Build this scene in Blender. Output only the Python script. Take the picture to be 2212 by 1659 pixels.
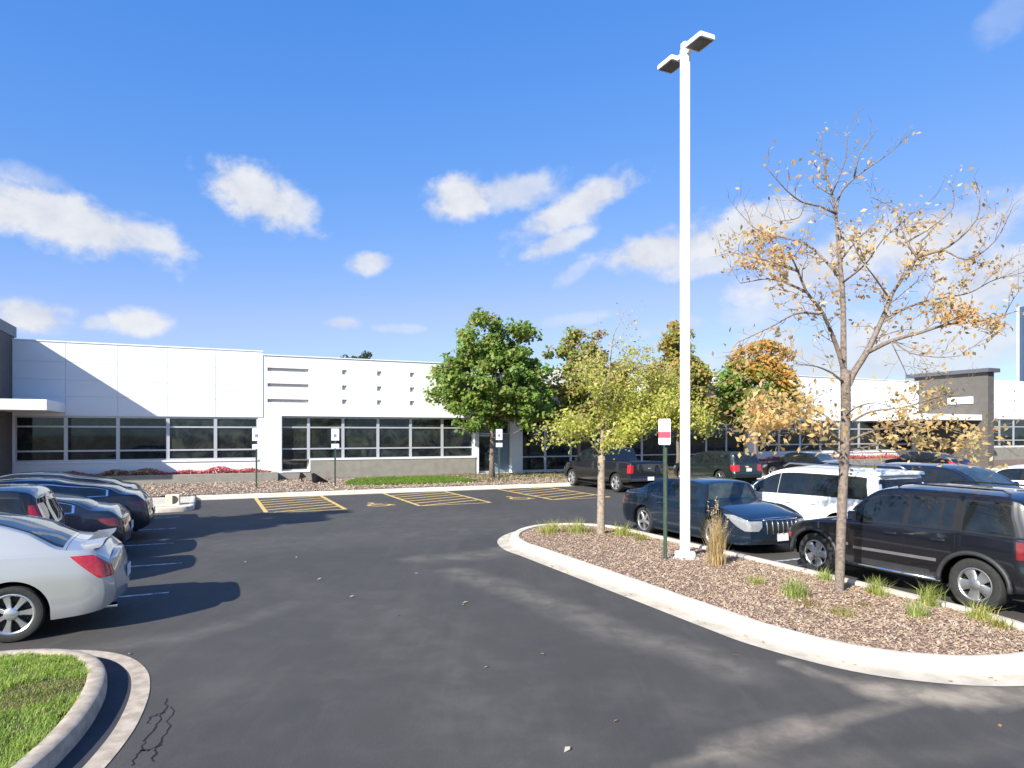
import bpy, math, random
import numpy as np
from mathutils import Vector, Matrix

for o in list(bpy.data.objects):
    bpy.data.objects.remove(o)
scene = bpy.context.scene
COL = scene.collection

# ------------------------------------------------------------------ camera, sky, sun, exposure
F_PX, U0, V_HOR, H_CAM = 1441.0, 1106.0, 937.0, 2.45
cam_data = bpy.data.cameras.new('camera')
cam = bpy.data.objects.new('camera', cam_data)
COL.objects.link(cam)
cam.location = (0, 0, H_CAM)
cam.rotation_euler = (math.radians(90), 0, 0)
cam_data.sensor_width = 36.0
cam_data.lens = 36.0 * F_PX / 2212.0
cam_data.shift_y = (V_HOR - 829.5) / 2212.0
cam_data.clip_start = 0.1
cam_data.clip_end = 3000.0
scene.camera = cam

SUN_EL = math.radians(31.0)
SUN_AZ = math.radians(35.0 + 180.0)          # compass-like angle from +Y towards +X, where the sun stands
to_sun = Vector((math.sin(SUN_AZ) * math.cos(SUN_EL), math.cos(SUN_AZ) * math.cos(SUN_EL), math.sin(SUN_EL)))
sun_data = bpy.data.lights.new('sun', 'SUN')
sun_data.energy = 4.8
sun_data.angle = math.radians(0.53)
sun_data.color = (1.0, 0.955, 0.86)
sun = bpy.data.objects.new('sun', sun_data)
COL.objects.link(sun)
sun.location = (-20, -30, 40)
sun.rotation_euler = (-to_sun).to_track_quat('-Z', 'Y').to_euler()

scene.view_settings.view_transform = 'Standard'
scene.view_settings.look = 'None'
scene.view_settings.gamma = 1.0
scene.view_settings.use_curve_mapping = False
scene.view_settings.exposure = 0.90

world = bpy.data.worlds.new('World')
scene.world = world
world.use_nodes = True
SKY_STRENGTH = 0.0784


class NG:
    """tiny helper to write shader node graphs"""
    def __init__(self, tree):
        self.t = tree
        tree.nodes.clear()

    def n(self, kind, **kw):
        nd = self.t.nodes.new(kind)
        ins = kw.pop('ins', {})
        for k, v in kw.items():
            setattr(nd, k, v)
        for k, v in ins.items():
            self.put(nd.inputs[k], v)
        return nd

    def put(self, sock, v):
        if isinstance(v, bpy.types.NodeSocket):
            self.t.links.new(v, sock)
        else:
            if sock.type in ('RGBA',) and len(v) == 3:
                v = (*v, 1)
            sock.default_value = v

    def m(self, op, a, b=None, c=None, clamp=False):
        nd = self.n('ShaderNodeMath', operation=op, use_clamp=clamp)
        self.put(nd.inputs[0], a)
        if b is not None: self.put(nd.inputs[1], b)
        if c is not None: self.put(nd.inputs[2], c)
        return nd.outputs[0]

    def vm(self, op, a, b=None):
        nd = self.n('ShaderNodeVectorMath', operation=op)
        self.put(nd.inputs[0], a)
        if b is not None: self.put(nd.inputs[1], b)
        return nd.outputs['Value'] if op in ('LENGTH', 'DOT_PRODUCT', 'DISTANCE') else nd.outputs[0]

    def mix(self, f, a, b, blend='MIX'):
        nd = self.n('ShaderNodeMix', data_type='RGBA', blend_type=blend)
        self.put(nd.inputs[0], f); self.put(nd.inputs[6], a); self.put(nd.inputs[7], b)
        return nd.outputs[2]

    def ss(self, v, lo, hi, o0=0.0, o1=1.0):
        nd = self.n('ShaderNodeMapRange', interpolation_type='SMOOTHSTEP')
        for i, x in enumerate((v, lo, hi, o0, o1)):
            self.put(nd.inputs[i], x)
        return nd.outputs[0]

    def noise(self, vec, scale, detail=4.0, rough=0.55, dist=0.0):
        nd = self.n('ShaderNodeTexNoise')
        if vec is not None: self.put(nd.inputs['Vector'], vec)
        nd.inputs['Scale'].default_value = scale
        nd.inputs['Detail'].default_value = detail
        nd.inputs['Roughness'].default_value = rough
        nd.inputs['Distortion'].default_value = dist
        return nd.outputs['Fac']


def build_world():
    g = NG(world.node_tree)
    out = g.n('ShaderNodeOutputWorld')
    bg = g.n('ShaderNodeBackground', ins={'Strength': SKY_STRENGTH})
    g.t.links.new(bg.outputs[0], out.inputs[0])
    sky = g.n('ShaderNodeTexSky', sky_type='NISHITA')
    sky.sun_disc = False
    sky.sun_elevation = SUN_EL
    sky.sun_rotation = SUN_AZ
    sky.altitude = 200.0
    sky.air_density = 1.0
    sky.dust_density = 0.6
    sky.ozone_density = 2.2
    hs = g.n('ShaderNodeHueSaturation', ins={'Hue': 0.512, 'Saturation': 1.12, 'Value': 1.45, 'Color': sky.outputs[0]})
    t0 = g.mix(1.0, hs.outputs[0], (1.0, 0.93, 1.02), 'MULTIPLY')
    sc = g.n('ShaderNodeSeparateColor', ins={0: t0})
    # deeper, clearer autumn blue: one tone curve per channel, the same in every direction
    gg = g.m('MULTIPLY', g.m('POWER', sc.outputs[1], .663), 1.40)
    rr_ = g.m('MINIMUM', g.m('MULTIPLY', g.m('POWER', sc.outputs[0], 1.25), .617), g.m('MULTIPLY', gg, .70))
    tint = g.n('ShaderNodeCombineColor', ins={0: rr_, 1: gg, 2: g.m('MULTIPLY', g.m('POWER', sc.outputs[2], .34), 3.47)}).outputs[0]
    # clouds: soft heaps at fixed compass directions of the dome, plus an unseen field behind the view, thickened for fill
    tc = g.n('ShaderNodeTexCoord').outputs['Generated']
    d = g.vm('NORMALIZE', tc)
    sep = g.n('ShaderNodeSeparateXYZ', ins={0: d})
    az = g.m('ARCTAN2', sep.outputs[0], sep.outputs[1])
    el = g.m('ARCSINE', sep.outputs[2])
    uv = g.n('ShaderNodeCombineXYZ', ins={0: az, 1: g.m('MULTIPLY', el, 1.25), 2: 0.0}).outputs[0]
    n1 = g.noise(uv, 8.0, 7.0, 0.58, 0.1)
    n2 = g.noise(uv, 27.0, 5.0, 0.6, 0.15)
    nn = g.m('ADD', g.m('MULTIPLY', g.m('SUBTRACT', n1, 0.5), 2.0), g.m('MULTIPLY', g.m('SUBTRACT', n2, 0.5), 1.1))

    total = None
    for (u, v, rx, ry, rot, dens) in CLOUDS:
        kx = (u - U0) / F_PX
        a0 = math.atan(kx)
        e0 = math.atan((V_HOR - v) / F_PX / math.hypot(1, kx))
        ca = math.cos(a0)
        rxa, rya = rx / F_PX * ca * ca, ry / F_PX * ca
        dx = g.m('SUBTRACT', az, a0)
        dy = g.m('SUBTRACT', el, e0)
        c, s = math.cos(math.radians(rot)), math.sin(math.radians(rot))
        p = g.m('DIVIDE', g.m('ADD', g.m('MULTIPLY', dx, c), g.m('MULTIPLY', dy, s)), rxa)
        q = g.m('DIVIDE', g.m('SUBTRACT', g.m('MULTIPLY', dy, c), g.m('MULTIPLY', dx, s)), rya)
        r = g.m('SQRT', g.m('ADD', g.m('MULTIPLY', p, p), g.m('MULTIPLY', q, q)))
        r2 = g.m('ADD', r, nn)
        msk = g.m('MULTIPLY', g.ss(r2, 1.15, 0.38), dens)
        total = msk if total is None else g.m('MAXIMUM', total, msk)
    # unseen clouds away from the view, thickened to add white fill to shadows
    wide = g.noise(uv, 3.2, 6.0, 0.6, 0.2)
    field = g.ss(wide, 0.53, 0.68)
    away = g.ss(sep.outputs[1], 0.55, 0.2)
    band = g.m('MULTIPLY', g.ss(el, 0.02, 0.12), g.ss(el, 1.0, 0.6))
    field = g.m('MULTIPLY', g.m('MULTIPLY', field, away), band)
    total = g.m('MAXIMUM', total, field)
    total = g.m('MINIMUM', total, 0.97)
    shade = g.ss(g.m('ADD', n1, g.m('MULTIPLY', n2, 0.4)), 0.45, 0.95)
    cl = g.mix(shade, (6.1, 6.2, 6.45), (4.4, 4.7, 5.4))
    colr = g.mix(total, tint, cl)
    g.put(bg.inputs[0], colr)


CLOUDS = [  # direction (as image point at the given focal length), half sizes, tilt, density
    (160, 480, 245, 64, -12, 1.0), (320, 512, 110, 32, -13, .9), (50, 392, 120, 34, 5, .38), (10, 455, 120, 46, 0, 1.0),
    (560, 425, 130, 58, -18, 1.0), (625, 448, 70, 44, -10, .85),
    (1000, 425, 92, 48, 8, 1.0), (1110, 415, 110, 42, 6, .75),
    (1250, 447, 170, 40, 24, .95), (1205, 525, 92, 27, 20, .85), (1245, 588, 52, 18, 32, .4),
    (1440, 540, 175, 52, 8, 1.0), (1600, 498, 165, 44, 20, 1.0), (1520, 575, 130, 24, 8, .8),
    (800, 568, 52, 26, 8, .85), (75, 682, 115, 44, -4, .95), (300, 697, 72, 29, 2, .95), (205, 697, 45, 17, 10, .7),
    (735, 698, 48, 17, 0, .7), (860, 710, 60, 10, 0, .35), (1235, 690, 80, 14, 8, .35),
    (1780, 575, 240, 60, 14, .9), (2020, 510, 230, 68, 12, .9), (2150, 600, 190, 64, 10, .9), (1680, 480, 100, 34, 14, .8),
    (1700, 660, 190, 34, 10, .5), (1460, 705, 90, 20, 8, .6), (1900, 770, 460, 95, 2, .78), (2180, 30, 80, 40, 30, .22),
    (1640, 790, 160, 70, 0, .7), (2300, 420, 120, 40, 10, .6),
]
build_world()

# ------------------------------------------------------------------ site frame: t runs along the facade, n points at it
ANG = math.radians(24.5)
CA, SA = math.cos(ANG), math.sin(ANG)


def xy(t, n):
    return (t * CA - n * SA, t * SA + n * CA)


def tn(x, y):
    return (x * CA + y * SA, -x * SA + y * CA)


def gpx(u, v, h=0.0):
    """ground position seen at photograph point (u, v) on the 2212-wide picture"""
    Y = (H_CAM - h) * F_PX / (v - V_HOR)
    return ((u - U0) / F_PX * Y, Y)


def wpx(u, v, Y):
    return Vector(((u - U0) / F_PX * Y, Y, H_CAM + (V_HOR - v) / F_PX * Y))


# ------------------------------------------------------------------ materials
MATS = {}


def mat(name, base, rough=0.6, metallic=0.0, coat=0.0, coat_rough=0.03, spec=0.5, var=0.12, vscale=6.0, bump=0.0, bscale=60.0, alt=None, vdetail=5.0):
    if name in MATS:
        return MATS[name]
    m = bpy.data.materials.new(name)
    m.use_nodes = True
    g = NG(m.node_tree)
    out = g.n('ShaderNodeOutputMaterial')
    b = g.n('ShaderNodeBsdfPrincipled')
    g.t.links.new(b.outputs[0], out.inputs[0])
    b.inputs['Roughness'].default_value = rough
    b.inputs['Metallic'].default_value = metallic
    b.inputs['Coat Weight'].default_value = coat
    b.inputs['Coat Roughness'].default_value = coat_rough
    b.inputs['Specular IOR Level'].default_value = spec
    tc = g.n('ShaderNodeTexCoord').outputs['Object']
    nz = g.noise(tc, vscale, vdetail, 0.6)
    f = g.ss(nz, 0.3, 0.7)
    hi = alt if alt else tuple(min(1, c * (1 + var)) for c in base)
    lo = tuple(c * (1 - var) for c in base)
    g.put(b.inputs['Base Color'], g.mix(f, lo, hi))
    if bump:
        bp = g.n('ShaderNodeBump', ins={'Strength': bump, 'Distance': 0.02, 'Height': g.noise(tc, bscale, 6.0, 0.65)})
        g.t.links.new(bp.outputs[0], b.inputs['Normal'])
    MATS[name] = m
    return m


def leaf_mat(name, trans=0.35, rough=0.55):
    if name in MATS:
        return MATS[name]
    m = bpy.data.materials.new(name)
    m.use_nodes = True
    g = NG(m.node_tree)
    out = g.n('ShaderNodeOutputMaterial')
    at = g.n('ShaderNodeAttribute', attribute_name='Col').outputs['Color']
    b = g.n('ShaderNodeBsdfPrincipled', ins={'Base Color': at, 'Roughness': rough, 'Specular IOR Level': 0.35})
    tr = g.n('ShaderNodeBsdfTranslucent', ins={'Color': g.mix(1.0, at, (1.25, 1.2, 0.7), 'MULTIPLY')})
    mx = g.n('ShaderNodeMixShader', ins={0: trans})
    g.t.links.new(b.outputs[0], mx.inputs[1]); g.t.links.new(tr.outputs[0], mx.inputs[2])
    g.t.links.new(mx.outputs[0], out.inputs[0])
    MATS[name] = m
    return m


# ------------------------------------------------------------------ mesh helpers
class MB:
    def __init__(self):
        self.v, self.f, self.mi = [], [], []

    def add(self, vs, fs, mi=0):
        o = len(self.v)
        self.v += [tuple(p) for p in vs]
        self.f += [tuple(i + o for i in f) for f in fs]
        self.mi += [mi] * len(fs)

    def box(self, x0, x1, y0, y1, z0, z1, M=None, mi=0):
        vs = [Vector(p) for p in ((x0, y0, z0), (x1, y0, z0), (x1, y1, z0), (x0, y1, z0), (x0, y0, z1), (x1, y0, z1), (x1, y1, z1), (x0, y1, z1))]
        if M: vs = [M @ p for p in vs]
        self.add(vs, [(0, 3, 2, 1), (4, 5, 6, 7), (0, 1, 5, 4), (1, 2, 6, 5), (2, 3, 7, 6), (3, 0, 4, 7)], mi)

    def bevel_box(self, x0, x1, y0, y1, z0, z1, b, M=None):
        """box whose vertical edges and top are chamfered"""
        def ring(i, z):
            a, c, d, e = x0 + i, x1 - i, y0 + i, y1 - i
            return [(a + b, d, z), (c - b, d, z), (c, d + b, z), (c, e - b, z), (c - b, e, z), (a + b, e, z), (a, e - b, z), (a, d + b, z)]
        vs = ring(0, z0) + ring(0, z1 - b) + ring(b * .7, z1)
        vs = [Vector(p) for p in vs]
        if M: vs = [M @ p for p in vs]
        fs = [tuple(range(7, -1, -1)), tuple(range(16, 24))]
        for r in (0, 8):
            for i in range(8):
                j = (i + 1) % 8
                fs.append((r + i, r + j, r + 8 + j, r + 8 + i))
        self.add(vs, fs)

    def tube(self, path, radii, k=8, cap=True):
        path = [Vector(p) for p in path]
        n = len(path)
        if not hasattr(radii, '__len__'): radii = [radii] * n
        ref = Vector((0.3, 0.2, 1)).normalized()
        vs, fs = [], []
        for i in range(n):
            d = (path[min(i + 1, n - 1)] - path[max(i - 1, 0)])
            d = d.normalized() if d.length > 1e-9 else Vector((0, 0, 1))
            a = d.cross(ref)
            if a.length < 0.05: a = d.cross(Vector((1, 0, 0)))
            a.normalize(); b = d.cross(a)
            for j in range(k):
                th = 2 * math.pi * j / k
                vs.append(path[i] + (a * math.cos(th) + b * math.sin(th)) * radii[i])
        for i in range(n - 1):
            for j in range(k):
                j2 = (j + 1) % k
                fs.append((i * k + j, i * k + j2, (i + 1) * k + j2, (i + 1) * k + j))
        if cap:
            fs.append(tuple(range(k - 1, -1, -1)))
            fs.append(tuple((n - 1) * k + j for j in range(k)))
        self.add(vs, fs)

    def lathe_y(self, prof, k=32, c=(0, 0, 0)):
        """revolve (radius, y) profile round the y axis"""
        vs, fs = [], []
        for r, y in prof:
            for j in range(k):
                th = 2 * math.pi * j / k
                vs.append((c[0] + r * math.cos(th), c[1] + y, c[2] + r * math.sin(th)))
        for i in range(len(prof) - 1):
            for j in range(k):
                j2 = (j + 1) % k
                fs.append((i * k + j, (i + 1) * k + j, (i + 1) * k + j2, i * k + j2))
        self.add(vs, fs)

    def lathe_z(self, prof, k=24, c=(0, 0, 0)):
        vs, fs = [], []
        for r, z in prof:
            for j in range(k):
                th = 2 * math.pi * j / k
                vs.append((c[0] + r * math.cos(th), c[1] + r * math.sin(th), c[2] + z))
        for i in range(len(prof) - 1):
            for j in range(k):
                j2 = (j + 1) % k
                fs.append((i * k + j, i * k + j2, (i + 1) * k + j2, (i + 1) * k + j))
        self.add(vs, fs)

    def mesh(self, name, mats, smooth=False):
        me = bpy.data.meshes.new(name)
        me.from_pydata(self.v, [], self.f)
        if not isinstance(mats, (list, tuple)): mats = [mats]
        for m in mats: me.materials.append(m)
        if any(self.mi): me.polygons.foreach_set('material_index', self.mi)
        if smooth:
            me.polygons.foreach_set('use_smooth', [True] * len(me.polygons))
            if smooth is not True: me.set_sharp_from_angle(angle=math.radians(smooth))
        me.update()
        return me

    def build(self, name, mats, parent=None, smooth=False, loc=None):
        return obj(name, self.mesh(name, mats, smooth), parent, loc)


def obj(name, me, parent=None, loc=None):
    o = bpy.data.objects.new(name, me)
    COL.objects.link(o)
    if parent is not None: o.parent = parent
    if loc is not None: o.location = loc
    return o


def tag(o, label, cat, group=None):
    o['label'] = label; o['category'] = cat
    if group: o['group'] = group
    return o


def thing(name, label, cat, loc=(0, 0, 0), rz=0.0, group=None):
    o = bpy.data.objects.new(name, None)
    COL.objects.link(o)
    o.empty_display_size = 0.3
    o.location = loc; o.rotation_euler = (0, 0, rz)
    return tag(o, label, cat, group)


def structure(o, label=None):
    o['kind'] = 'structure'
    if label: o['label'] = label
    return o


def quads_mesh(name, V, colors, material):
    """V: (n,4,3) quads, colors (n,3): one mesh of loose quads with a colour each"""
    n = len(V)
    me = bpy.data.meshes.new(name)
    me.vertices.add(n * 4)
    me.vertices.foreach_set('co', np.ascontiguousarray(V, dtype=np.float32).ravel())
    me.loops.add(n * 4)
    me.loops.foreach_set('vertex_index', np.arange(n * 4, dtype=np.int32))
    me.polygons.add(n)
    me.polygons.foreach_set('loop_start', np.arange(0, n * 4, 4, dtype=np.int32))
    me.polygons.foreach_set('loop_total', np.full(n, 4, dtype=np.int32))
    me.update(calc_edges=True)
    at = me.color_attributes.new('Col', 'FLOAT_COLOR', 'CORNER')
    c = np.ones((n, 4, 4), dtype=np.float32)
    c[:, :, :3] = np.asarray(colors, dtype=np.float32)[:, None, :]
    at.data.foreach_set('color', c.ravel())
    me.materials.append(material)
    return me


def pchip(pts):
    xs = np.array([p[0] for p in pts], float); ys = np.array([p[1] for p in pts], float)
    h = np.diff(xs); d = np.diff(ys) / h
    m = np.zeros(len(xs))
    for i in range(1, len(xs) - 1):
        if d[i - 1] * d[i] > 0:
            w1, w2 = 2 * h[i] + h[i - 1], h[i] + 2 * h[i - 1]
            m[i] = (w1 + w2) / (w1 / d[i - 1] + w2 / d[i])
    m[0], m[-1] = d[0], d[-1]

    def f(x):
        x = np.clip(np.asarray(x, float), xs[0], xs[-1])
        k = np.clip(np.searchsorted(xs, x, side='right') - 1, 0, len(xs) - 2)
        s = (x - xs[k]) / h[k]
        return ((1 + 2 * s) * (1 - s) ** 2 * ys[k] + s * (1 - s) ** 2 * h[k] * m[k] + s * s * (3 - 2 * s) * ys[k + 1] + s * s * (s - 1) * h[k] * m[k + 1])
    return f


def poly_dist(P, path):
    """distance of points P (n,2) to a polyline"""
    best = np.full(len(P), 1e9)
    for a, b in zip(path[:-1], path[1:]):
        a = np.array(a, float); b = np.array(b, float); ab = b - a
        s = np.clip(((P - a) @ ab) / (ab @ ab), 0, 1)
        best = np.minimum(best, np.linalg.norm(P - (a + s[:, None] * ab), axis=1))
    return best


def in_poly(P, poly):
    x, y = P[:, 0], P[:, 1]
    inside = np.zeros(len(P), bool)
    j = len(poly) - 1
    for i in range(len(poly)):
        xi, yi = poly[i]; xj, yj = poly[j]
        c = ((yi > y) != (yj > y)) & (x < (xj - xi) * (y - yi) / (yj - yi + 1e-12) + xi)
        inside ^= c
        j = i
    return inside


def smooth_path(pts, step=0.12, closed=False):
    """Catmull-Rom through pts, resampled"""
    P = [np.array(p, float) for p in pts]
    n = len(P)
    out = []
    rng = range(n) if closed else range(n - 1)
    for i in rng:
        p0 = P[(i - 1) % n] if closed or i > 0 else 2 * P[0] - P[1]
        p1, p2 = P[i], P[(i + 1) % n]
        p3 = P[(i + 2) % n] if closed or i + 2 < n else 2 * P[-1] - P[-2]
        k = max(2, int(np.linalg.norm(p2 - p1) / step))
        for j in range(k):
            s = j / k
            out.append(.5 * (2 * p1 + (p2 - p0) * s + (2 * p0 - 5 * p1 + 4 * p2 - p3) * s * s + (3 * p1 - p0 - 3 * p2 + p3) * s ** 3))
    if not closed: out.append(P[-1])
    return np.array(out)


def offset_path(P, d, closed=False):
    """offset to the left of travel by d"""
    if closed:
        T = np.roll(P, -1, 0) - np.roll(P, 1, 0)
    else:
        T = np.gradient(P, axis=0)
    T /= np.linalg.norm(T, axis=1)[:, None] + 1e-12
    return P + d * np.stack([-T[:, 1], T[:, 0]], 1)


def sweep(name, P, profile, material, closed=False, smooth=35, joint=None):
    """profile: (offset to the left of travel, z); P (n,2) world"""
    mb = MB()
    k = len(profile)
    rings = [offset_path(P, o, closed) for o, _ in profile]
    vs = []
    for i in range(len(P)):
        for j in range(k):
            vs.append((rings[j][i][0], rings[j][i][1], profile[j][1]))
    fs = []
    m = len(P)
    for i in range(m if closed else m - 1):
        i2 = (i + 1) % m
        for j in range(k - 1):
            fs.append((i * k + j, i2 * k + j, i2 * k + j + 1, i * k + j + 1))
    mb.add(vs, fs)
    return mb.build(name, material, smooth=smooth)
# ------------------------------------------------------------------ ground, asphalt, markings, kerbs
def asphalt_material():
    m = bpy.data.materials.new('asphalt'); m.use_nodes = True
    g = NG(m.node_tree)
    out = g.n('ShaderNodeOutputMaterial')
    b = g.n('ShaderNodeBsdfPrincipled', ins={'Specular IOR Level': 0.4})
    g.t.links.new(b.outputs[0], out.inputs[0])
    tc = g.n('ShaderNodeTexCoord').outputs['Object']
    at = g.n('ShaderNodeAttribute', attribute_name='Col').outputs['Color']
    dust = g.n('ShaderNodeSeparateColor', ins={0: at})
    big = g.noise(tc, 0.35, 5, 0.6, 0.4)
    mid = g.noise(tc, 2.2, 6, 0.65, 0.2)
    fine = g.noise(tc, 85.0, 3, 0.7)
    grit = g.noise(tc, 130.0, 2, 0.6)
    mp = g.n('ShaderNodeMapping', ins={0: tc})
    mp.inputs['Rotation'].default_value = (0, 0, -ANG)
    mp.inputs['Scale'].default_value = (1.9, 0.22, 1.0)
    streak = g.noise(mp.outputs[0], 1.0, 6, 0.62, 0.9)
    streak2 = g.noise(mp.outputs[0], 4.5, 5, 0.6, 0.3)
    c = g.mix(g.ss(big, 0.3, 0.7), (0.056, 0.052, 0.046), (0.072, 0.066, 0.057))
    c = g.mix(g.m('MULTIPLY', g.ss(streak, 0.45, 0.75), 0.30), c, (0.120, 0.108, 0.092))
    c = g.mix(g.m('MULTIPLY', g.ss(streak2, 0.55, 0.78), 0.16), c, (0.135, 0.120, 0.100))
    c = g.mix(g.m('MULTIPLY', g.ss(streak, 0.45, 0.28), 0.30), c, (0.046, 0.043, 0.041))
    c = g.mix(g.m('MULTIPLY', g.ss(mid, 0.45, 0.75), 0.35), c, (0.105, 0.097, 0.093))
    c = g.mix(g.m('MULTIPLY', g.ss(fine, 0.35, 0.8), 0.55), c, (0.033, 0.031, 0.033))
    c = g.mix(g.m('MULTIPLY', g.ss(grit, 0.58, 0.76), 0.75), c, (0.19, 0.18, 0.175))
    brk = g.m('ADD', 0.35, g.m('MULTIPLY', g.ss(mid, 0.32, 0.68), 0.75))
    brk2 = g.m('MULTIPLY', brk, g.m('ADD', 0.55, g.m('MULTIPLY', fine, 0.7)))
    c = g.mix(g.m('MULTIPLY', g.m('MULTIPLY', dust.outputs[0], 1.25), brk2, clamp=True), c, (0.36, 0.30, 0.225))
    c = g.mix(g.m('MULTIPLY', dust.outputs[1], brk2, clamp=True), c, (0.21, 0.185, 0.15))
    g.put(b.inputs['Base Color'], c)
    g.put(b.inputs['Roughness'], g.m('ADD', 0.72, g.m('MULTIPLY', fine, 0.2)))
    bp = g.n('ShaderNodeBump', ins={'Strength': 0.35, 'Distance': 0.012, 'Height': g.m('ADD', fine, g.m('MULTIPLY', grit, 0.6))})
    g.t.links.new(bp.outputs[0], b.inputs['Normal'])
    return m


def build_ground():
    mb = MB()
    mb.add([(-900, -900, -0.06), (900, -900, -0.06), (900, 900, -0.06), (-900, 900, -0.06)], [(0, 1, 2, 3)])
    structure(mb.build('ground', mat('earth', (0.10, 0.11, 0.05), 0.95, var=0.3, vscale=0.2)), 'open ground around the office site')

    def axis(lo, hi, a, b, fine, coarse):
        return np.unique(np.round(np.concatenate([np.arange(lo, a, coarse), np.arange(a, b, fine), np.arange(b, hi + coarse, coarse)]), 3))
    ts = axis(-46, 116, -6, 14, 0.1, 4.0)
    ns = axis(-42, 27, 2.5, 20, 0.1, 4.0)
    ns = np.append(ns[ns < 27.5], 27.5)
    T, N = np.meshgrid(ts, ns, indexing='ij')
    X = T * CA - N * SA; Y = T * SA + N * CA
    P = np.stack([X.ravel(), Y.ravel()], 1)

    def band(px, w, soft=0.6):
        path = [gpx(*p) for p in px]
        d = poly_dist(P, path)
        return np.clip(1 - d / w, 0, 1) ** soft
    sand = np.zeros(len(P)); wear = np.zeros(len(P))
    for px, w, a in [([(1900, 1490), (2050, 1506), (2240, 1502)], 0.30, 1.0), ([(1570, 1622), (1650, 1598), (1760, 1568)], 0.24, .6),
                     ([(1430, 1668), (1600, 1612), (1800, 1556), (1985, 1512)], 0.08, .5), ([(1600, 1670), (1760, 1640), (1900, 1640)], 0.25, .15),
                     ([(1850, 1478), (1800, 1465), (1700, 1432)], 0.12, .5), ([(2000, 1640), (2160, 1610)], 0.2, .1)]:
        sand = np.maximum(sand, band(px, w) * a)
    for px, w, a in [([(910, 1207), (1010, 1203), (1100, 1188)], 0.55, .55), ([(985, 1235), (1180, 1300), (1330, 1368), (1500, 1410), (1600, 1450)], 0.45, .60),
                     ([(1080, 1255), (1290, 1330), (1420, 1395)], 0.25, .45), ([(830, 1290), (960, 1420), (1100, 1600)], 0.9, .16),
                     ([(120, 1418), (420, 1370), (640, 1305)], 0.3, .3), ([(430, 1500), (800, 1460), (1200, 1480), (1700, 1560)], 0.5, .12),
                     ([(500, 1180), (800, 1160), (1090, 1140)], 1.6, .2), ([(900, 1120), (1100, 1120)], 2.5, .16),
                     ([(600, 1240), (760, 1330), (900, 1500)], 0.5, .14)]:
        wear = np.maximum(wear, band(px, w, .8) * a)
    a, b = len(ts), len(ns)
    idx = np.arange(a * b).reshape(a, b)
    Q = np.stack([idx[:-1, :-1], idx[1:, :-1], idx[1:, 1:], idx[:-1, 1:]], -1).reshape(-1, 4)
    me = bpy.data.meshes.new('parking_lot')
    me.vertices.add(a * b)
    me.vertices.foreach_set('co', np.stack([P[:, 0], P[:, 1], np.zeros(len(P))], 1).astype(np.float32).ravel())
    me.loops.add(Q.size); me.loops.foreach_set('vertex_index', Q.ravel().astype(np.int32))
    me.polygons.add(len(Q))
    me.polygons.foreach_set('loop_start', np.arange(0, Q.size, 4, dtype=np.int32))
    me.polygons.foreach_set('loop_total', np.full(len(Q), 4, dtype=np.int32))
    me.update(calc_edges=True)
    at = me.color_attributes.new('Col', 'FLOAT_COLOR', 'POINT')
    c = np.ones((len(P), 4), np.float32); c[:, 0] = sand; c[:, 1] = wear; c[:, 2] = 0
    at.data.foreach_set('color', c.ravel())
    me.materials.append(asphalt_material())
    structure(obj('parking_lot', me), 'dark grey asphalt of the car park')


def paint_mat(name, base, wear_scale=9.0, keep=0.42):
    """worn road paint: bare asphalt shows through in patches"""
    m = bpy.data.materials.new(name); m.use_nodes = True
    g = NG(m.node_tree)
    out = g.n('ShaderNodeOutputMaterial')
    b = g.n('ShaderNodeBsdfPrincipled', ins={'Roughness': 0.75})
    g.t.links.new(b.outputs[0], out.inputs[0])
    tc = g.n('ShaderNodeTexCoord').outputs['Object']
    f = g.ss(g.noise(tc, wear_scale, 6, 0.7), keep - .1, keep + .12)
    g.put(b.inputs['Base Color'], g.mix(f, (0.06, 0.058, 0.056), base))
    return m


def strip_tn(mb, t0, n0, t1, n1, w, z=0.004):
    a, b = Vector((*xy(t0, n0), z)), Vector((*xy(t1, n1), z))
    d = (b - a).normalized(); s = Vector((-d.y, d.x, 0)) * w / 2
    mb.add([a - s, b - s, b + s, a + s], [(0, 1, 2, 3)])


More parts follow.
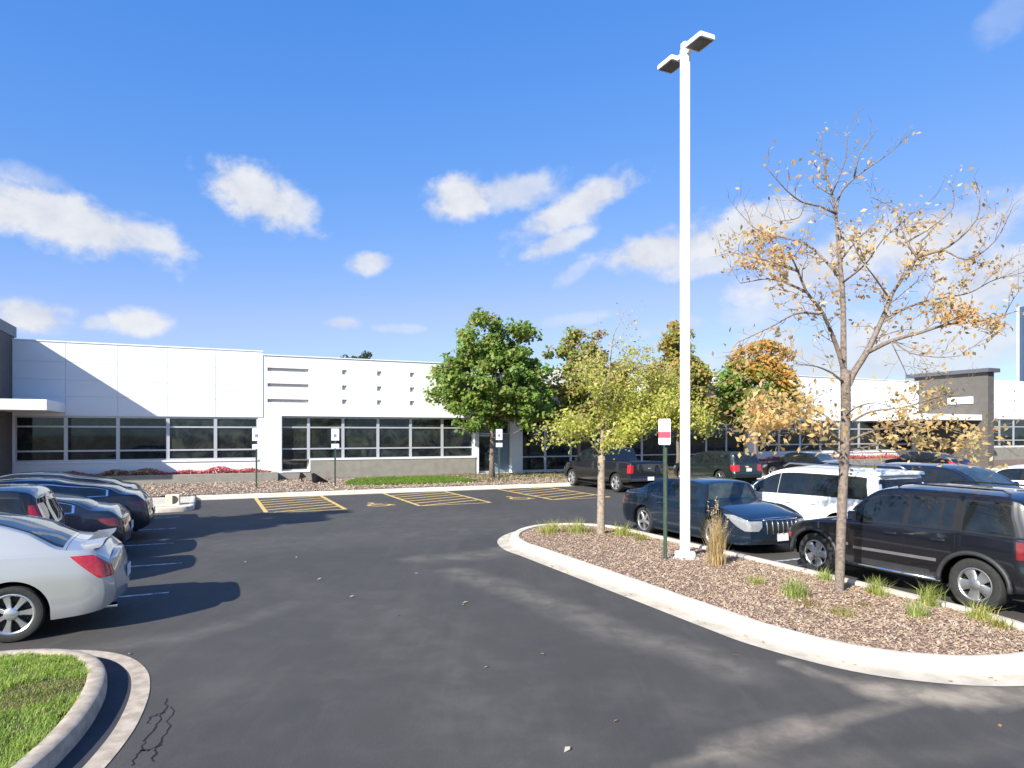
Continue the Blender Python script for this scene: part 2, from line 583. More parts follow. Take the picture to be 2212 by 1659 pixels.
def build_markings():
    yel = paint_mat('yellow_paint', (0.68, 0.46, 0.14), 9, 0.38)
    whi = paint_mat('white_paint', (0.62, 0.62, 0.62), 7, 0.47)
    for k, (t0, t1) in enumerate([(1.65, 4.05), (6.55, 9.15), (11.65, 14.15)]):
        root = thing('hatched_marking', ['yellow hatched bay leftmost in front of the white wall', 'yellow hatched bay between the two others', 'yellow hatched bay beside the black pickup'][k],
                     'road marking', (*xy(t0, 21.9), 0.0), 0, 'yellow hatched access bays')
        root['kind'] = 'thing'
        L = Vector((*xy(t0, 21.9), 0))

        def part(name, segs, w=0.13):
            for s in segs:
                mb = MB(); strip_tn(mb, *s, w, 0.004)
                mb.v = [tuple(Vector(p) - L) for p in mb.v]
                mb.build(name, yel, root)
        part('border_line', [(t0, 21.9, t0, 27.1), (t1, 21.9, t1, 27.1)])
        seg = []
        kx = (t1 - t0 - .12)
        for i in range(7):
            n0 = 21.95 + i * .82
            n1 = n0 + kx * .42
            if n1 > 27.0: n1 = 27.0
            if n0 < 26.6: seg.append((t0 + .06, n0, t1 - .06, n1))
        for s in seg:
            mb = MB(); strip_tn(mb, *s, 0.14, 0.004)
            mb.v = [tuple(Vector(p) - L) for p in mb.v]
            mb.build('stripe', yel, root)
        mb = MB(); strip_tn(mb, t0 + .06, 21.9, t1 - .06, 21.9, 0.10, 0.0045)
        mb.v = [tuple(Vector(p) - L) for p in mb.v]
        mb.build('end_line', yel, root)
    # worn wheelchair symbols painted in the two bays
    for k, (tc, nc) in enumerate([(5.35, 22.9), (10.75, 23.0)]):
        mb = MB()
        c = Vector((*xy(tc, nc), 0))
        def arc(cx, cy, r0, r1, a0, a1, n=14):
            vs, fs = [], []
            for i in range(n + 1):
                a = math.radians(a0 + (a1 - a0) * i / n)
                for r in (r0, r1):
                    p = xy(tc + cx + r * math.cos(a), nc + cy + r * math.sin(a))
                    vs.append((p[0] - c.x, p[1] - c.y, 0.004))
            for i in range(n): fs.append((2 * i, 2 * i + 1, 2 * i + 3, 2 * i + 2))
            mb.add(vs, fs)
        arc(0, -.15, .30, .42, 120, 380)
        arc(-.12, .62, .0, .12, 0, 360)
        def bar(x0, y0, x1, y1, w):
            m2 = MB(); strip_tn(m2, tc + x0, nc + y0, tc + x1, nc + y1, w, 0.0045)
            mb.add([tuple(Vector(p) - c) for p in m2.v], m2.f)
        bar(-.12, .48, -.06, -.02, .12); bar(-.06, .0, .32, .0, .12); bar(.30, .0, .48, -.42, .12); bar(-.1, .26, .2, .26, .1)
        tag(mb.build('wheelchair_marking', yel, None, loc=c), ['worn yellow wheelchair symbol between the left and middle hatched bays', 'worn yellow wheelchair symbol between the middle and right hatched bays'][k], 'road marking', 'painted wheelchair symbols')
    lines = [(11.55, -5.6, -.55, 'beside the silver sedan'), (14.1, -5.6, -.45, 'behind the dark crossover'), (16.75, -5.6, -.7, 'beside the navy sedan'), (19.35, -5.6, -.75, 'behind the grey blue fastback'),
             (21.95, -5.6, -.75, 'near the kerb ramp')]
    for n, t0, t1, w in lines:
        mb = MB(); strip_tn(mb, t0, n, t1, n, .09)
        tag(mb.build('bay_line', whi), 'worn white parking bay line ' + w, 'road marking', 'white bay lines on the left')
    for t, n0, n1, w in [(9.55, 9.45, 14.3, 'beside the dark blue sedan'), (11.85, 4.7, 14.3, 'between the white minivan and the black four-wheel drive'), (14.55, 4.7, 14.3, 'right of the white minivan')]:
        mb = MB(); strip_tn(mb, t, n0, t, n1, .09)
        tag(mb.build('bay_line', whi), 'worn white parking bay line ' + w, 'road marking', 'white bay lines on the right')
    mb = MB(); strip_tn(mb, 9.5, 9.55, 14.5, 9.55, .09)
    tag(mb.build('bay_line', whi), 'white line across the noses of the parked cars by the island', 'road marking', 'white bay lines on the right')


def kerb_mat():
    m = bpy.data.materials.new('concrete_kerb'); m.use_nodes = True
    g = NG(m.node_tree)
    out = g.n('ShaderNodeOutputMaterial')
    b = g.n('ShaderNodeBsdfPrincipled', ins={'Roughness': 0.85})
    g.t.links.new(b.outputs[0], out.inputs[0])
    tc = g.n('ShaderNodeTexCoord').outputs['Object']
    a = g.noise(tc, 1.6, 6, 0.65); f = g.noise(tc, 14, 6, 0.7); s = g.noise(tc, 120, 3, 0.7)
    c = g.mix(g.ss(a, .35, .65), (0.60, 0.52, 0.40), (0.72, 0.655, 0.545))
    c = g.mix(g.m('MULTIPLY', g.ss(f, .52, .75), .5), c, (0.42, 0.35, 0.27))
    c = g.mix(g.m('MULTIPLY', g.ss(s, .55, .75), .35), c, (0.72, 0.69, 0.62))
    g.put(b.inputs['Base Color'], c)
    bp = g.n('ShaderNodeBump', ins={'Strength': .3, 'Distance': .01, 'Height': s})
    g.t.links.new(bp.outputs[0], b.inputs['Normal'])
    MATS['concrete_kerb'] = m
    return m


KERB = kerb_mat()
KERBT = mat('tan_kerb', (0.40, 0.325, 0.235), .88, var=.16, vscale=7, bump=.25, bscale=90, alt=(.52, .44, .34))
GUT = mat('concrete_gutter', (0.52, 0.46, 0.37), 0.9, var=.18, vscale=3.0, bump=.2, bscale=90)
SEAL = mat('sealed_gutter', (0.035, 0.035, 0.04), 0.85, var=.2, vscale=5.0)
DARKGAP = mat('joint_dark', (0.06, 0.055, 0.05), 0.95)


def kerb_profile(w=0.17, h=0.15):
    """left of travel = the planted side; the outer face stands at offset 0"""
    return [(0.0, -0.02), (0.005, h * .55), (0.02, h * .9), (0.045, h), (w - .03, h), (w - .005, h * .93), (w, h * .6), (w, 0.02)]


def kerb(name, P, closed, label, seg=3.0, w=0.17, h=0.15, m=None):
    """kerb cast in lengths: one object per length with a joint gap between"""
    d = np.r_[0, np.cumsum(np.linalg.norm(np.diff(np.vstack([P, P[:1]]) if closed else P, axis=0), axis=1))]
    root = bpy.data.objects.new(name, None); COL.objects.link(root)
    root['kind'] = 'structure'; root['label'] = label
    Q = np.vstack([P, P[:1]]) if closed else P
    n = max(1, int(round(d[-1] / seg)))
    for i in range(n):
        a, b = d[-1] * i / n + .006, d[-1] * (i + 1) / n - .006
        ss_ = np.r_[a, d[(d > a + .01) & (d < b - .01)], b]
        R = np.stack([np.interp(ss_, d, Q[:, 0]), np.interp(ss_, d, Q[:, 1])], 1)
        mb = MB()
        prof = kerb_profile(w, h); k = len(prof)
        rings = [offset_path(R, o) for o, _ in prof]
        vs = [(rings[j][q][0], rings[j][q][1], prof[j][1]) for q in range(len(R)) for j in range(k)]
        fs = [(q * k + j, (q + 1) * k + j, (q + 1) * k + j + 1, q * k + j + 1) for q in range(len(R) - 1) for j in range(k - 1)]
        fs.append(tuple(range(k))); fs.append(tuple((len(R) - 1) * k + j for j in range(k - 1, -1, -1)))
        mb.add(vs, fs)
        mb.build('kerb_stone', m or KERB, root, smooth=35)
    return root


def world_path(tnpts):
    return np.array([xy(*p) for p in tnpts])


def flat_band(name, P, o0, o1, z, m, label, closed=False):
    o = sweep(name, P, [(o0, z), (o1, z)], m, closed, smooth=False)
    return structure(o, label)


# outlines (t, n): travel direction keeps the planted side on the left
ISL = smooth_path([(6.0, 12.9), (6.0, 12.0), (6.0, 10.0), (6.0, 8.0), (6.0, 6.6), (6.03, 5.9), (6.3, 4.95), (6.8, 4.38), (7.4, 4.08), (8.05, 4.0), (8.6, 4.17), (9.0, 4.62), (9.2, 5.3), (9.28, 6.3), (9.35, 8.5),
                   (9.35, 11.0), (9.35, 13.4), (9.2, 14.4), (8.6, 15.05), (7.75, 15.2), (6.95, 14.75), (6.3, 13.9)], 0.12, True)
ISLW = np.array([xy(*p) for p in ISL])
LG = smooth_path([(-9.0, 2.2), (-5.0, 2.6), (-3.0, 3.1), (-2.1, 3.6), (-1.5, 4.5), (-1.12, 5.5), (-.95, 6.15), (-.88, 6.7), (-.87, 7.3), (-.95, 7.85), (-1.2, 8.35), (-1.7, 8.66), (-2.6, 8.76), (-4.5, 8.78), (-9.0, 8.78)], 0.1)
LGW = np.array([xy(*p) for p in LG])


def fill_sheet(name, poly, z, m, dome=0.0, step=0.25, zfun=None, smooth=True):
    """grid-filled polygon, slightly domed"""
    poly = np.asarray(poly)
    lo, hi = poly.min(0), poly.max(0)
    xs = np.arange(lo[0], hi[0] + step, step); ys = np.arange(lo[1], hi[1] + step, step)
    X, Y = np.meshgrid(xs, ys, indexing='ij')
    P = np.stack([X.ravel(), Y.ravel()], 1)
    ins = in_poly(P, poly)
    dist = poly_dist(P, np.vstack([poly, poly[:1]]))
    keep = ins | (dist < step * .71)
    Z = z + dome * np.clip(dist / .8, 0, 1) * ins
    # pull the rim onto the outline
    Pn = P.copy()
    edge = keep & ~ins
    if edge.any():
        E = P[edge]
        best = np.full(len(E), 1e9); near = E.copy()
        R = np.vstack([poly, poly[:1]])
        for a, b in zip(R[:-1], R[1:]):
            ab = b - a
            s = np.clip(((E - a) @ ab) / (ab @ ab + 1e-12), 0, 1)
            q = a + s[:, None] * ab
            dd = np.linalg.norm(E - q, axis=1)
            u = dd < best
            best[u] = dd[u]; near[u] = q[u]
        Pn[edge] = near
    idx = np.arange(len(P)).reshape(len(xs), len(ys))
    K = keep.reshape(len(xs), len(ys))
    fs = []
    for i in range(len(xs) - 1):
        for j in range(len(ys) - 1):
            if K[i, j] and K[i + 1, j] and K[i + 1, j + 1] and K[i, j + 1]:
                fs.append((idx[i, j], idx[i + 1, j], idx[i + 1, j + 1], idx[i, j + 1]))
    mb = MB()
    if zfun is not None: Z = zfun(Pn)
    mb.v = [(Pn[i, 0], Pn[i, 1], float(Z[i])) for i in range(len(P))]
    used = sorted({i for f in fs for i in f}); re = {o: k for k, o in enumerate(used)}
    mb.v = [mb.v[i] for i in used]; mb.f = [tuple(re[i] for i in f) for f in fs]; mb.mi = [0] * len(fs)
    return mb.build(name, m, smooth=smooth)


MULCH = mat('mulch', (0.20, 0.13, 0.095), 0.95, var=.5, vscale=24, bump=.8, bscale=40, alt=(0.26, 0.175, 0.14))
SOIL = mat('lawn_soil', (0.075, 0.085, 0.025), 0.95, var=.4, vscale=8)


def chips_on(name, P, Z, material, size=(.02, .07), seed=1, cols=((.36, .255, .18), (.30, .205, .145), (.45, .345, .25), (.26, .175, .13), (.40, .295, .21), (.52, .42, .33))):
    """flat splinters of bark lying at points P: thin wedges with two faces each"""
    rng = np.random.default_rng(seed)
    n = len(P)
    L = rng.uniform(size[0], size[1], n); W = L * rng.uniform(.22, .5, n)
    az = rng.uniform(0, 2 * np.pi, n); tilt = rng.normal(0, .35, n); roll = rng.normal(0, .45, n)
    d = np.stack([np.cos(az) * np.cos(tilt), np.sin(az) * np.cos(tilt), np.sin(tilt)], 1)
    s = np.stack([-np.sin(az) * np.cos(roll), np.cos(az) * np.cos(roll), np.sin(roll)], 1)
    up = np.cross(d, s)
    c = np.stack([P[:, 0], P[:, 1], Z + .008 + np.abs(np.sin(tilt)) * L * .5], 1)
    ld, ws = d * L[:, None] / 2, s * W[:, None] / 2
    th = up * (W * .35)[:, None]
    top = np.stack([c - ld - ws * .6 + th, c + ld * .9 - ws + th, c + ld + ws * .7 + th, c - ld * .8 + ws + th], 1)
    bot = np.stack([c - ld - ws, c + ld - ws, c + ld + ws, c - ld + ws], 1)
    V = [top]
    for a, b in ((0, 1), (1, 2), (2, 3), (3, 0)):
        V.append(np.stack([bot[:, a], bot[:, b], top[:, b], top[:, a]], 1))
    cc = np.array(cols)[rng.integers(0, len(cols), n)] * rng.uniform(.85, 1.12, (n, 1))
    return quads_mesh(name, np.concatenate(V), np.concatenate([cc] * 5), material)


def strip_ground(n):
    return 0.145 + np.clip((n - 27.7) / 6.0, 0, 1) * 0.10


def build_kerbs():
    # right island
    r = kerb('island_kerb', ISLW, True, 'pale concrete kerb round the mulched island', 2.4, .2)
    m = len(ISL)
    fr = [i for i in range(m) if True]
    # gutter pan on the aisle side: from the far tip round to the near end
    tip = int(np.argmin(np.linalg.norm(ISL - np.array([7.75, 15.2]), axis=1)))
    end = int(np.argmin(np.linalg.norm(ISL - np.array([9.2, 5.3]), axis=1)))
    path = np.vstack([ISLW[tip:], ISLW[:end + 1]])
    flat_band('island_gutter', path, -0.30, 0.012, 0.005, GUT, 'pale concrete gutter along the mulched island')
    inner = offset_path(ISLW, .2, True)
    structure(fill_sheet('mulch_bed', inner, 0.105, MULCH, 0.07), 'bed of bark mulch on the kerbed island')
    rng = np.random.default_rng(5)
    lo, hi = inner.min(0), inner.max(0)
    P = rng.uniform(lo, hi, (110000, 2))
    P = P[in_poly(P, offset_path(ISLW, .22, True))]
    d = np.linalg.norm(P, axis=1)
    P = P[rng.random(len(P)) < np.clip(9.0 / d, .3, 1) ** 1.3][:42000]
    dist = poly_dist(P, np.vstack([inner, inner[:1]]))
    o = obj('bark_chips', chips_on('bark_chips', P, 0.105 + .07 * np.clip(dist / .8, 0, 1), leaf_mat('bark_chip', 0.0, .9), (.012, .042), 3))
    o['kind'] = 'stuff'; o['label'] = 'reddish brown bark chips covering the kerbed island'; o['category'] = 'mulch'
    # left lawn end
    kerb('lawn_kerb', LGW, False, 'tan concrete kerb curving round the lawn corner', 2.2, .17, .15, KERBT)
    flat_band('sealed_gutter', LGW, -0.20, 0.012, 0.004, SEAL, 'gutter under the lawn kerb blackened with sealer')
    flat_band('gutter_edge', LGW, -0.36, -0.20, 0.006, KERBT, 'bare tan concrete edge of the gutter round the lawn corner')
    lawn = offset_path(LGW, .17)
    structure(fill_sheet('lawn', lawn, 0.12, SOIL, 0.05), 'small lawn inside the curved kerb')
    # facade strip
    fk = world_path([(-.4 + i * .8, 27.4) for i in range(96)])
    kerb('building_kerb', fk, False, 'pale kerb along the planted strip before the building', 6.0, .18)
    flat_band('building_gutter', fk, -0.32, 0.012, 0.005, GUT, 'concrete gutter along the building kerb')
    # jog towards the left-hand bays
    jog = world_path([(-24, 23.35)] + [(-23 + i * .5, 23.35) for i in range(44)] + [(-.75, 23.4), (-.5, 23.6), (-.4, 23.9)] + [(-.4, 24.2 + .4 * i) for i in range(9)])
    kerb('ramp_kerb', jog, False, 'pale kerb at the end of the left parking row', 4.0, .18)
    mb = MB()
    A = [xy(-24, 23.52), xy(-.58, 23.52), xy(-.58, 27.35), xy(-24, 27.35)]
    mb.add([(*p, 0.142) for p in A], [(0, 1, 2, 3)])
    structure(mb.build('walkway', mat('walk_concrete', (0.56, 0.50, 0.40), .85, var=.12, vscale=1.5, bump=.15)), 'pale concrete walkway at the head of the left parking row')
    # planted strip in front of the walls
    poly = np.array([xy(-24, 27.58), xy(76, 27.58), xy(76, 34.35), xy(-24, 34.35)])
    def zf(P):
        n = -P[:, 0] * SA + P[:, 1] * CA
        return strip_ground(n)
    structure(fill_sheet('planted_strip', poly, .15, MULCH, step=.8, zfun=zf), 'mulched strip between kerb and building')
    P = np.stack([rng.uniform(-6, 18, 9000), rng.uniform(27.6, 33.2, 9000)], 1)
    Pw = np.array([xy(*p) for p in P])
    o = obj('strip_chips', chips_on('strip_chips', Pw, strip_ground(P[:, 1]), MATS['bark_chip'], (.04, .11), 8, ((.40, .31, .23), (.35, .27, .19), (.48, .38, .29), (.44, .36, .27))))
    o['kind'] = 'stuff'; o['label'] = 'bark chips on the strip before the building'; o['category'] = 'mulch'
    x, y = xy(-.95, 24.3)
    dh = thing('drain_hood', 'small pale drain hood with a dark round mouth at the corner of the concrete walkway', 'drain', (x, y, .142), ANG)
    mb = MB(); mb.bevel_box(-.30, .12, -.12, .25, 0, .33, .03); mb.build('hood', KERB, dh)
    vs = [(-.10 + .17 * math.sin(math.pi * i / 12), -.1235, .17 - .14 * math.cos(math.pi * i / 12)) for i in range(13)]
    mb = MB(); mb.add(vs, [tuple(range(len(vs)))]); mb.build('mouth', DARKGAP, dh)
    # cracks in the asphalt by the left kerb
    rng2 = random.Random(4)
    mb = MB()
    for pts in ([(365, 1508), (352, 1540), (338, 1565), (312, 1600), (296, 1630), (284, 1662)], [(372, 1528), (360, 1580), (345, 1610), (322, 1655)], [(352, 1540), (330, 1548), (318, 1568)], [(345, 1610), (318, 1622), (300, 1624)]):
        W = [Vector((*gpx(*p), .003)) for p in pts]
        S = []
        for a, b in zip(W[:-1], W[1:]):
            for j in range(5):
                q = a.lerp(b, j / 5)
                S.append(q + Vector((rng2.uniform(-.02, .02), rng2.uniform(-.02, .02), 0)))
        for a, b in zip(S[:-1], S[1:]):
            d = (b - a).normalized(); s = Vector((-d.y, d.x, 0)) * rng2.uniform(.003, .009)
            mb.add([a - s, b - s, b + s, a + s], [(0, 1, 2, 3)])
    structure(mb.build('asphalt_crack', mat('crack_black', (0.008, 0.008, 0.009), .95)), 'thin dark cracks in the asphalt beside the lawn kerb')


build_ground()
build_markings()
build_kerbs()

# ------------------------------------------------------------------ the office building (local x = t, y = n)
WN = 34.3
WHITE = mat('white_stucco', (0.76, 0.775, 0.78), .8, var=.03, vscale=1.2, bump=.06, bscale=50)
PANEL = mat('white_panel', (0.73, 0.76, 0.77), .55, var=.02, vscale=.8)
GREYB = mat('grey_block', (0.25, 0.235, 0.20), .85, var=.1, vscale=3, bump=.15, bscale=40)
FIN = mat('dark_grey_stucco', (0.105, 0.094, 0.086), .8, var=.08, vscale=2, bump=.1)
CAPM = mat('grey_metal_cap', (0.11, 0.11, 0.125), .5, metallic=.2, var=.06)
FRAME = mat('aluminium_frame', (0.50, 0.51, 0.54), .38, metallic=.3, var=.04)
SLOT = mat('dark_reveal', (0.42, 0.40, 0.42), .7, var=.1)
DOORM = mat('blue_grey_door', (0.16, 0.21, 0.27), .45, var=.08)


def glass_mat():
    m = bpy.data.materials.new('tinted_glass'); m.use_nodes = True
    g = NG(m.node_tree)
    out = g.n('ShaderNodeOutputMaterial')
    b = g.n('ShaderNodeBsdfPrincipled', ins={'Roughness': .03, 'Specular IOR Level': .55})
    g.t.links.new(b.outputs[0], out.inputs[0])
    tc = g.n('ShaderNodeTexCoord').outputs['Object']
    n1 = g.noise(tc, 1.3, 6, .65, .8)
    c = g.mix(g.ss(n1, .35, .7), (0.006, 0.008, 0.012), (0.040, 0.047, 0.038))
    g.put(b.inputs['Base Color'], c)
    bp = g.n('ShaderNodeBump', ins={'Strength': .05, 'Distance': .02, 'Height': g.noise(tc, .7, 2, .5)})
    g.t.links.new(bp.outputs[0], b.inputs['Normal'])
    MATS['tinted_glass'] = m
    return m


GLASS = glass_mat()


def holed_wall(t0, t1, z0, z1, n, holes, depth):
    """wall face at y=n looking towards -y with rectangular openings (t0,t1,z0,z1,depth) and their reveals"""
    mb = MB()
    ts = sorted({t0, t1, *[h[0] for h in holes], *[h[1] for h in holes]})
    zs = sorted({z0, z1, *[h[2] for h in holes], *[h[3] for h in holes]})
    ts = [t for t in ts if t0 <= t <= t1]; zs = [z for z in zs if z0 <= z <= z1]
    for a, b in zip(ts[:-1], ts[1:]):
        for c, d in zip(zs[:-1], zs[1:]):
            mt, mz = (a + b) / 2, (c + d) / 2
            if any(h[0] < mt < h[1] and h[2] < mz < h[3] for h in holes): continue
            mb.add([(a, n, c), (b, n, c), (b, n, d), (a, n, d)], [(0, 1, 2, 3)])
    for a, b, c, d, dep in holes:
        y = n + dep
        mb.add([(a, n, c), (b, n, c), (b, y, c), (a, y, c)], [(0, 1, 2, 3)])
        mb.add([(a, n, d), (a, y, d), (b, y, d), (b, n, d)], [(0, 1, 2, 3)])
        mb.add([(a, n, c), (a, y, c), (a, y, d), (a, n, d)], [(0, 1, 2, 3)])
        mb.add([(b, n, c), (b, n, d), (b, y, d), (b, y, c)], [(0, 1, 2, 3)])
    # top, and the body behind
    mb.add([(t0, n, z1), (t1, n, z1), (t1, n + .35, z1), (t0, n + .35, z1)], [(0, 1, 2, 3)])
    mb.add([(t0, n + .35, z1), (t1, n + .35, z1), (t1, n + .35, z1 - .8), (t0, n + .35, z1 - .8)], [(0, 1, 2, 3)])
    return mb


def window(root, t0, t1, z0, z1, n, zsplits, tsplits=(), fr=.065, fd=.10, sill=False):
    """one window: frame with mullions, a pane between each pair"""
    mb = MB()
    zs = [z0] + list(zsplits) + [z1]; ts = [t0] + list(tsplits) + [t1]
    h = fr / 2
    def vbar(t, a, b, w): mb.box(t - w, t + w, n, n + fd, a, b)
    vbar(t0 + h, z0, z1, h); vbar(t1 - h, z0, z1, h)
    for t in tsplits: vbar(t, z0, z1, h)
    for i, z in enumerate(zs):
        zz = z + h if i == 0 else (z - h if i == len(zs) - 1 else z)
        for a, b in zip(ts[:-1], ts[1:]):
            x0 = a + (fr if a == t0 else h); x1 = b - (fr if b == t1 else h)
            mb.box(x0, x1, n + .004, n + fd - .004, zz - h, zz + h)
    w = mb.build('window', FRAME, root)
    for i in range(len(zs) - 1):
        for a, b in zip(ts[:-1], ts[1:]):
            x0 = a + (fr if a == t0 else h); x1 = b - (fr if b == t1 else h)
            c0 = zs[i] + (fr if i == 0 else h); c1 = zs[i + 1] - (fr if i == len(zs) - 2 else h)
            p = MB(); p.box(x0, x1, n + .05, n + .062, c0, c1)
            p.build('pane', GLASS, w)
    return w


def build_building():
    root = thing('office_building', 'long low white office building with dark ribbon windows behind the car park', 'building', (0, 0, 0), ANG)
    # ---- section A: white metal panels, t -7.5 .. 2.4
    edges = [-7.5, -5.61, -3.65, -1.67, .32, 2.42]
    zrow = [3.24, 4.07, 4.78, 5.55, 6.40]
    for a, b in zip(edges[:-1], edges[1:]):
        for c, d in zip(zrow[:-1], zrow[1:]):
            p = MB(); p.box(a + .008, b - .008, WN - .03, WN + .02, c + .005, d - .005)
            p.build('facade_panel', PANEL, root)
    holes = [(a + .07 if a > -7.5 else a + .07, b - .07 if b < 2.4 else b - .23, 1.24, 3.22, .16) for a, b in zip(edges[:-1], edges[1:])]
    wb = MB()
    wa = holed_wall(-7.5, 2.42, 0.1, 6.40, WN, [(holes[0][0], holes[-1][1], 1.24, 3.22, .16)], .16)
    wa.build('wall', WHITE, root)
    for (a, b, c, d, dep) in holes:
        window(root, a - .07 if a > -7.4 else a, b + .07 if b < 2.1 else b, c, d, WN + .05, (1.70, 2.76), fr=.072)
    s = MB(); s.box(-7.45, 2.2, WN - .05, WN - .002, 1.16, 1.24); s.build('window_sill', WHITE, root)
    cp = MB(); cp.box(-7.5, 2.42, WN - .06, WN + .36, 6.402, 6.46); cp.build('parapet_cap', PANEL, root)
    # ---- section B: stucco with slots and squares, t 2.42 .. 15
    bz = 6.24
    sq_t = [6.30, 8.08, 9.83, 11.6, 13.4]
    slots = [(2.62, 4.55, z - .085, z + .085, .14) for z in (5.58, 4.82, 4.06)]
    squares = [(t - .115, t + .115, z - .115, z + .115, .12) for t in sq_t for z in (5.57, 4.79, 4.07)]
    bays = [3.27, 4.58, 6.28, 8.08, 9.83, 11.6, 13.4]
    opening = (3.27, 13.4, 1.16, 3.32, .42)
    low = (3.27, 4.58, .62, 1.16, .42)
    dooro = (13.62, 15.62, .26, 3.32, .42)
    wbm = holed_wall(2.42, 16.2, .05, bz, WN + .0, slots + squares + [opening, low, dooro], .4)
    wbm.build('wall', WHITE, root)
    for h in slots:
        b = MB(); b.box(h[0], h[1], WN + .125, WN + .16, h[2], h[3]); b.build('wall_slot', SLOT, root)
    for h in squares:
        b = MB(); b.box(h[0], h[1], WN + .10, WN + .14, h[2], h[3]); b.build('wall_square', SLOT, root)
    for i, (a, b) in enumerate(zip(bays[:-1], bays[1:])):
        if i == 0: window(root, a, b, .62, 3.30, WN + .30, (1.14, 1.70, 2.77), fr=.07)
        else: window(root, a, b, 1.16, 3.30, WN + .30, (1.70, 2.77), fr=.07)
    g = MB(); g.box(4.62, 13.4, WN - .05, WN - .003, .02, 1.13); g.box(2.9, 4.62, WN - .05, WN - .003, .02, .56); g.build('base_course', GREYB, root)
    s = MB(); s.box(4.60, 13.4, WN - .08, WN - .002, 1.132, 1.20); s.build('window_sill', WHITE, root)
    s = MB(); s.box(3.3, 4.60, WN - .08, WN - .002, .562, .63); s.build('window_sill', WHITE, root)
    cp = MB(); cp.box(2.42, 16.2, WN - .05, WN + .36, bz + .002, bz + .05); cp.build('parapet_cap', WHITE, root)
    # doors beside the green tree
    d = MB(); d.box(13.66, 14.5, WN + .30, WN + .36, .28, 2.4); dd = d.build('door', FRAME, root)
    p = MB(); p.box(13.76, 14.4, WN + .28, WN + .298, .38, 2.3); p.build('pane', GLASS, dd)
    hd = MB(); hd.tube([(14.36, WN + .25, .95), (14.36, WN + .25, 1.4)], .016); hd.build('handle', FRAME, dd)
    window(root, 13.66, 14.5, 2.42, 3.30, WN + .30, ())
    d = MB(); d.box(14.62, 15.58, WN + .30, WN + .36, .28, 2.4); dd = d.build('door', DOORM, root)
    hd = MB(); hd.tube([(14.72, WN + .27, 1.2), (14.86, WN + .27, 1.2)], .022); hd.build('handle', FRAME, dd)
    window(root, 14.62, 15.58, 2.42, 3.30, WN + .30, ())
    # ---- section C: storefront glazing behind the trees, t 16.2 .. 33
    cb = [16.2, 17.9, 19.6, 21.3, 23.0, 24.7, 26.4, 28.1, 29.8, 31.5, 33.2]
    holed_wall(16.2, 33.2, .05, bz, WN, [(16.3, 33.1, .3, 3.32, .42)], .42).build('wall', WHITE, root)
    for a, b in zip(cb[:-1], cb[1:]):
        window(root, max(a, 16.3), min(b, 33.1), .3, 3.30, WN + .30, (1.12, 2.77), fr=.07)
    cp = MB(); cp.box(16.2, 33.2, WN - .05, WN + .36, bz + .002, bz + .05); cp.build('parapet_cap', WHITE, root)
    # ---- section D: to the right-hand fin, t 33.2 .. 50.6
    db = [34.0, 36.0, 38.0, 40.0, 42.0, 44.0, 46.0, 48.0, 50.0]
    sl = [(35.0, 37.4, z - .085, z + .085, .14) for z in (5.58, 4.82, 4.06)]
    sq = [(t - .115, t + .115, z - .115, z + .115, .12) for t in (39, 41, 43) for z in (5.57, 4.79, 4.07)]
    holed_wall(33.2, 50.6, .05, 6.5, WN, [(34.0, 50.0, 1.16, 3.4, .2)] + sl + sq, .2).build('wall', WHITE, root)
    for h in sl:
        b = MB(); b.box(h[0], h[1], WN + .125, WN + .16, h[2], h[3]); b.build('wall_slot', SLOT, root)
    for h in sq:
        b = MB(); b.box(h[0], h[1], WN + .10, WN + .14, h[2], h[3]); b.build('wall_square', SLOT, root)
    for a, b in zip(db[:-1], db[1:]):
        window(root, a, b, 1.16, 3.4, WN + .08, (1.7, 2.8), fr=.09)
    s = MB(); s.box(33.9, 50.1, WN - .06, WN - .002, 1.06, 1.158); s.build('window_sill', WHITE, root)
    cp = MB(); cp.box(33.2, 50.6, WN - .05, WN + .36, 6.502, 6.55); cp.build('parapet_cap', WHITE, root)
    # ---- section E: beyond the fin
    eb = [53.2, 55.2, 57.2, 59.2, 61.2, 63.2, 65.2, 67.2, 69.2]
    sq = [(t - .14, t + .14, z - .14, z + .14, .12) for t in (57.2, 60.2, 63.2, 66.2) for z in (6.0, 5.2, 4.4)]
    holed_wall(50.6, 74, .05, 7.0, WN, [(53.2, 69.2, 1.36, 3.7, .2)] + sq, .2).build('wall', WHITE, root)
    for h in sq:
        b = MB(); b.box(h[0], h[1], WN + .10, WN + .14, h[2], h[3]); b.build('wall_square', SLOT, root)
    for a, b in zip(eb[:-1], eb[1:]):
        window(root, a, b, 1.36, 3.7, WN + .08, (1.9, 3.05), fr=.09)
    g = MB(); g.box(51.2, 74, WN - .05, WN - .003, .02, 1.3); g.build('base_course', GREYB, root)
    # ---- left fin, canopy and wall
    f = MB(); f.box(-8.1, -7.5, 30.95, WN + .3, .05, 6.55); f.build('fin_wall', FIN, root)
    f = MB(); f.box(-8.25, -7.46, 30.80, WN + .5, 6.552, 7.0); f.build('fin_cap', CAPM, root)
    c = MB(); c.bevel_box(-14.0, -5.6, 30.55, WN - .045, 3.36, 3.76, .01); c.build('canopy', WHITE, root)
    holed_wall(-30, -8.1, .05, 6.9, WN + .0, [(-15, -8.6, .25, 3.3, .3)], .3).build('wall', FIN, root)
    window(root, -15, -8.6, .25, 3.3, WN + .2, (2.5,), (-13.4, -11.8, -10.2))
    # ---- right fin, canopy
    f = MB(); f.box(50.6, 51.3, 29.2, WN + .3, .05, 6.85); f.build('fin_wall', FIN, root)
    f = MB(); f.box(50.25, 51.6, 28.95, WN + .8, 6.852, 7.12); f.build('fin_cap', CAPM, root)
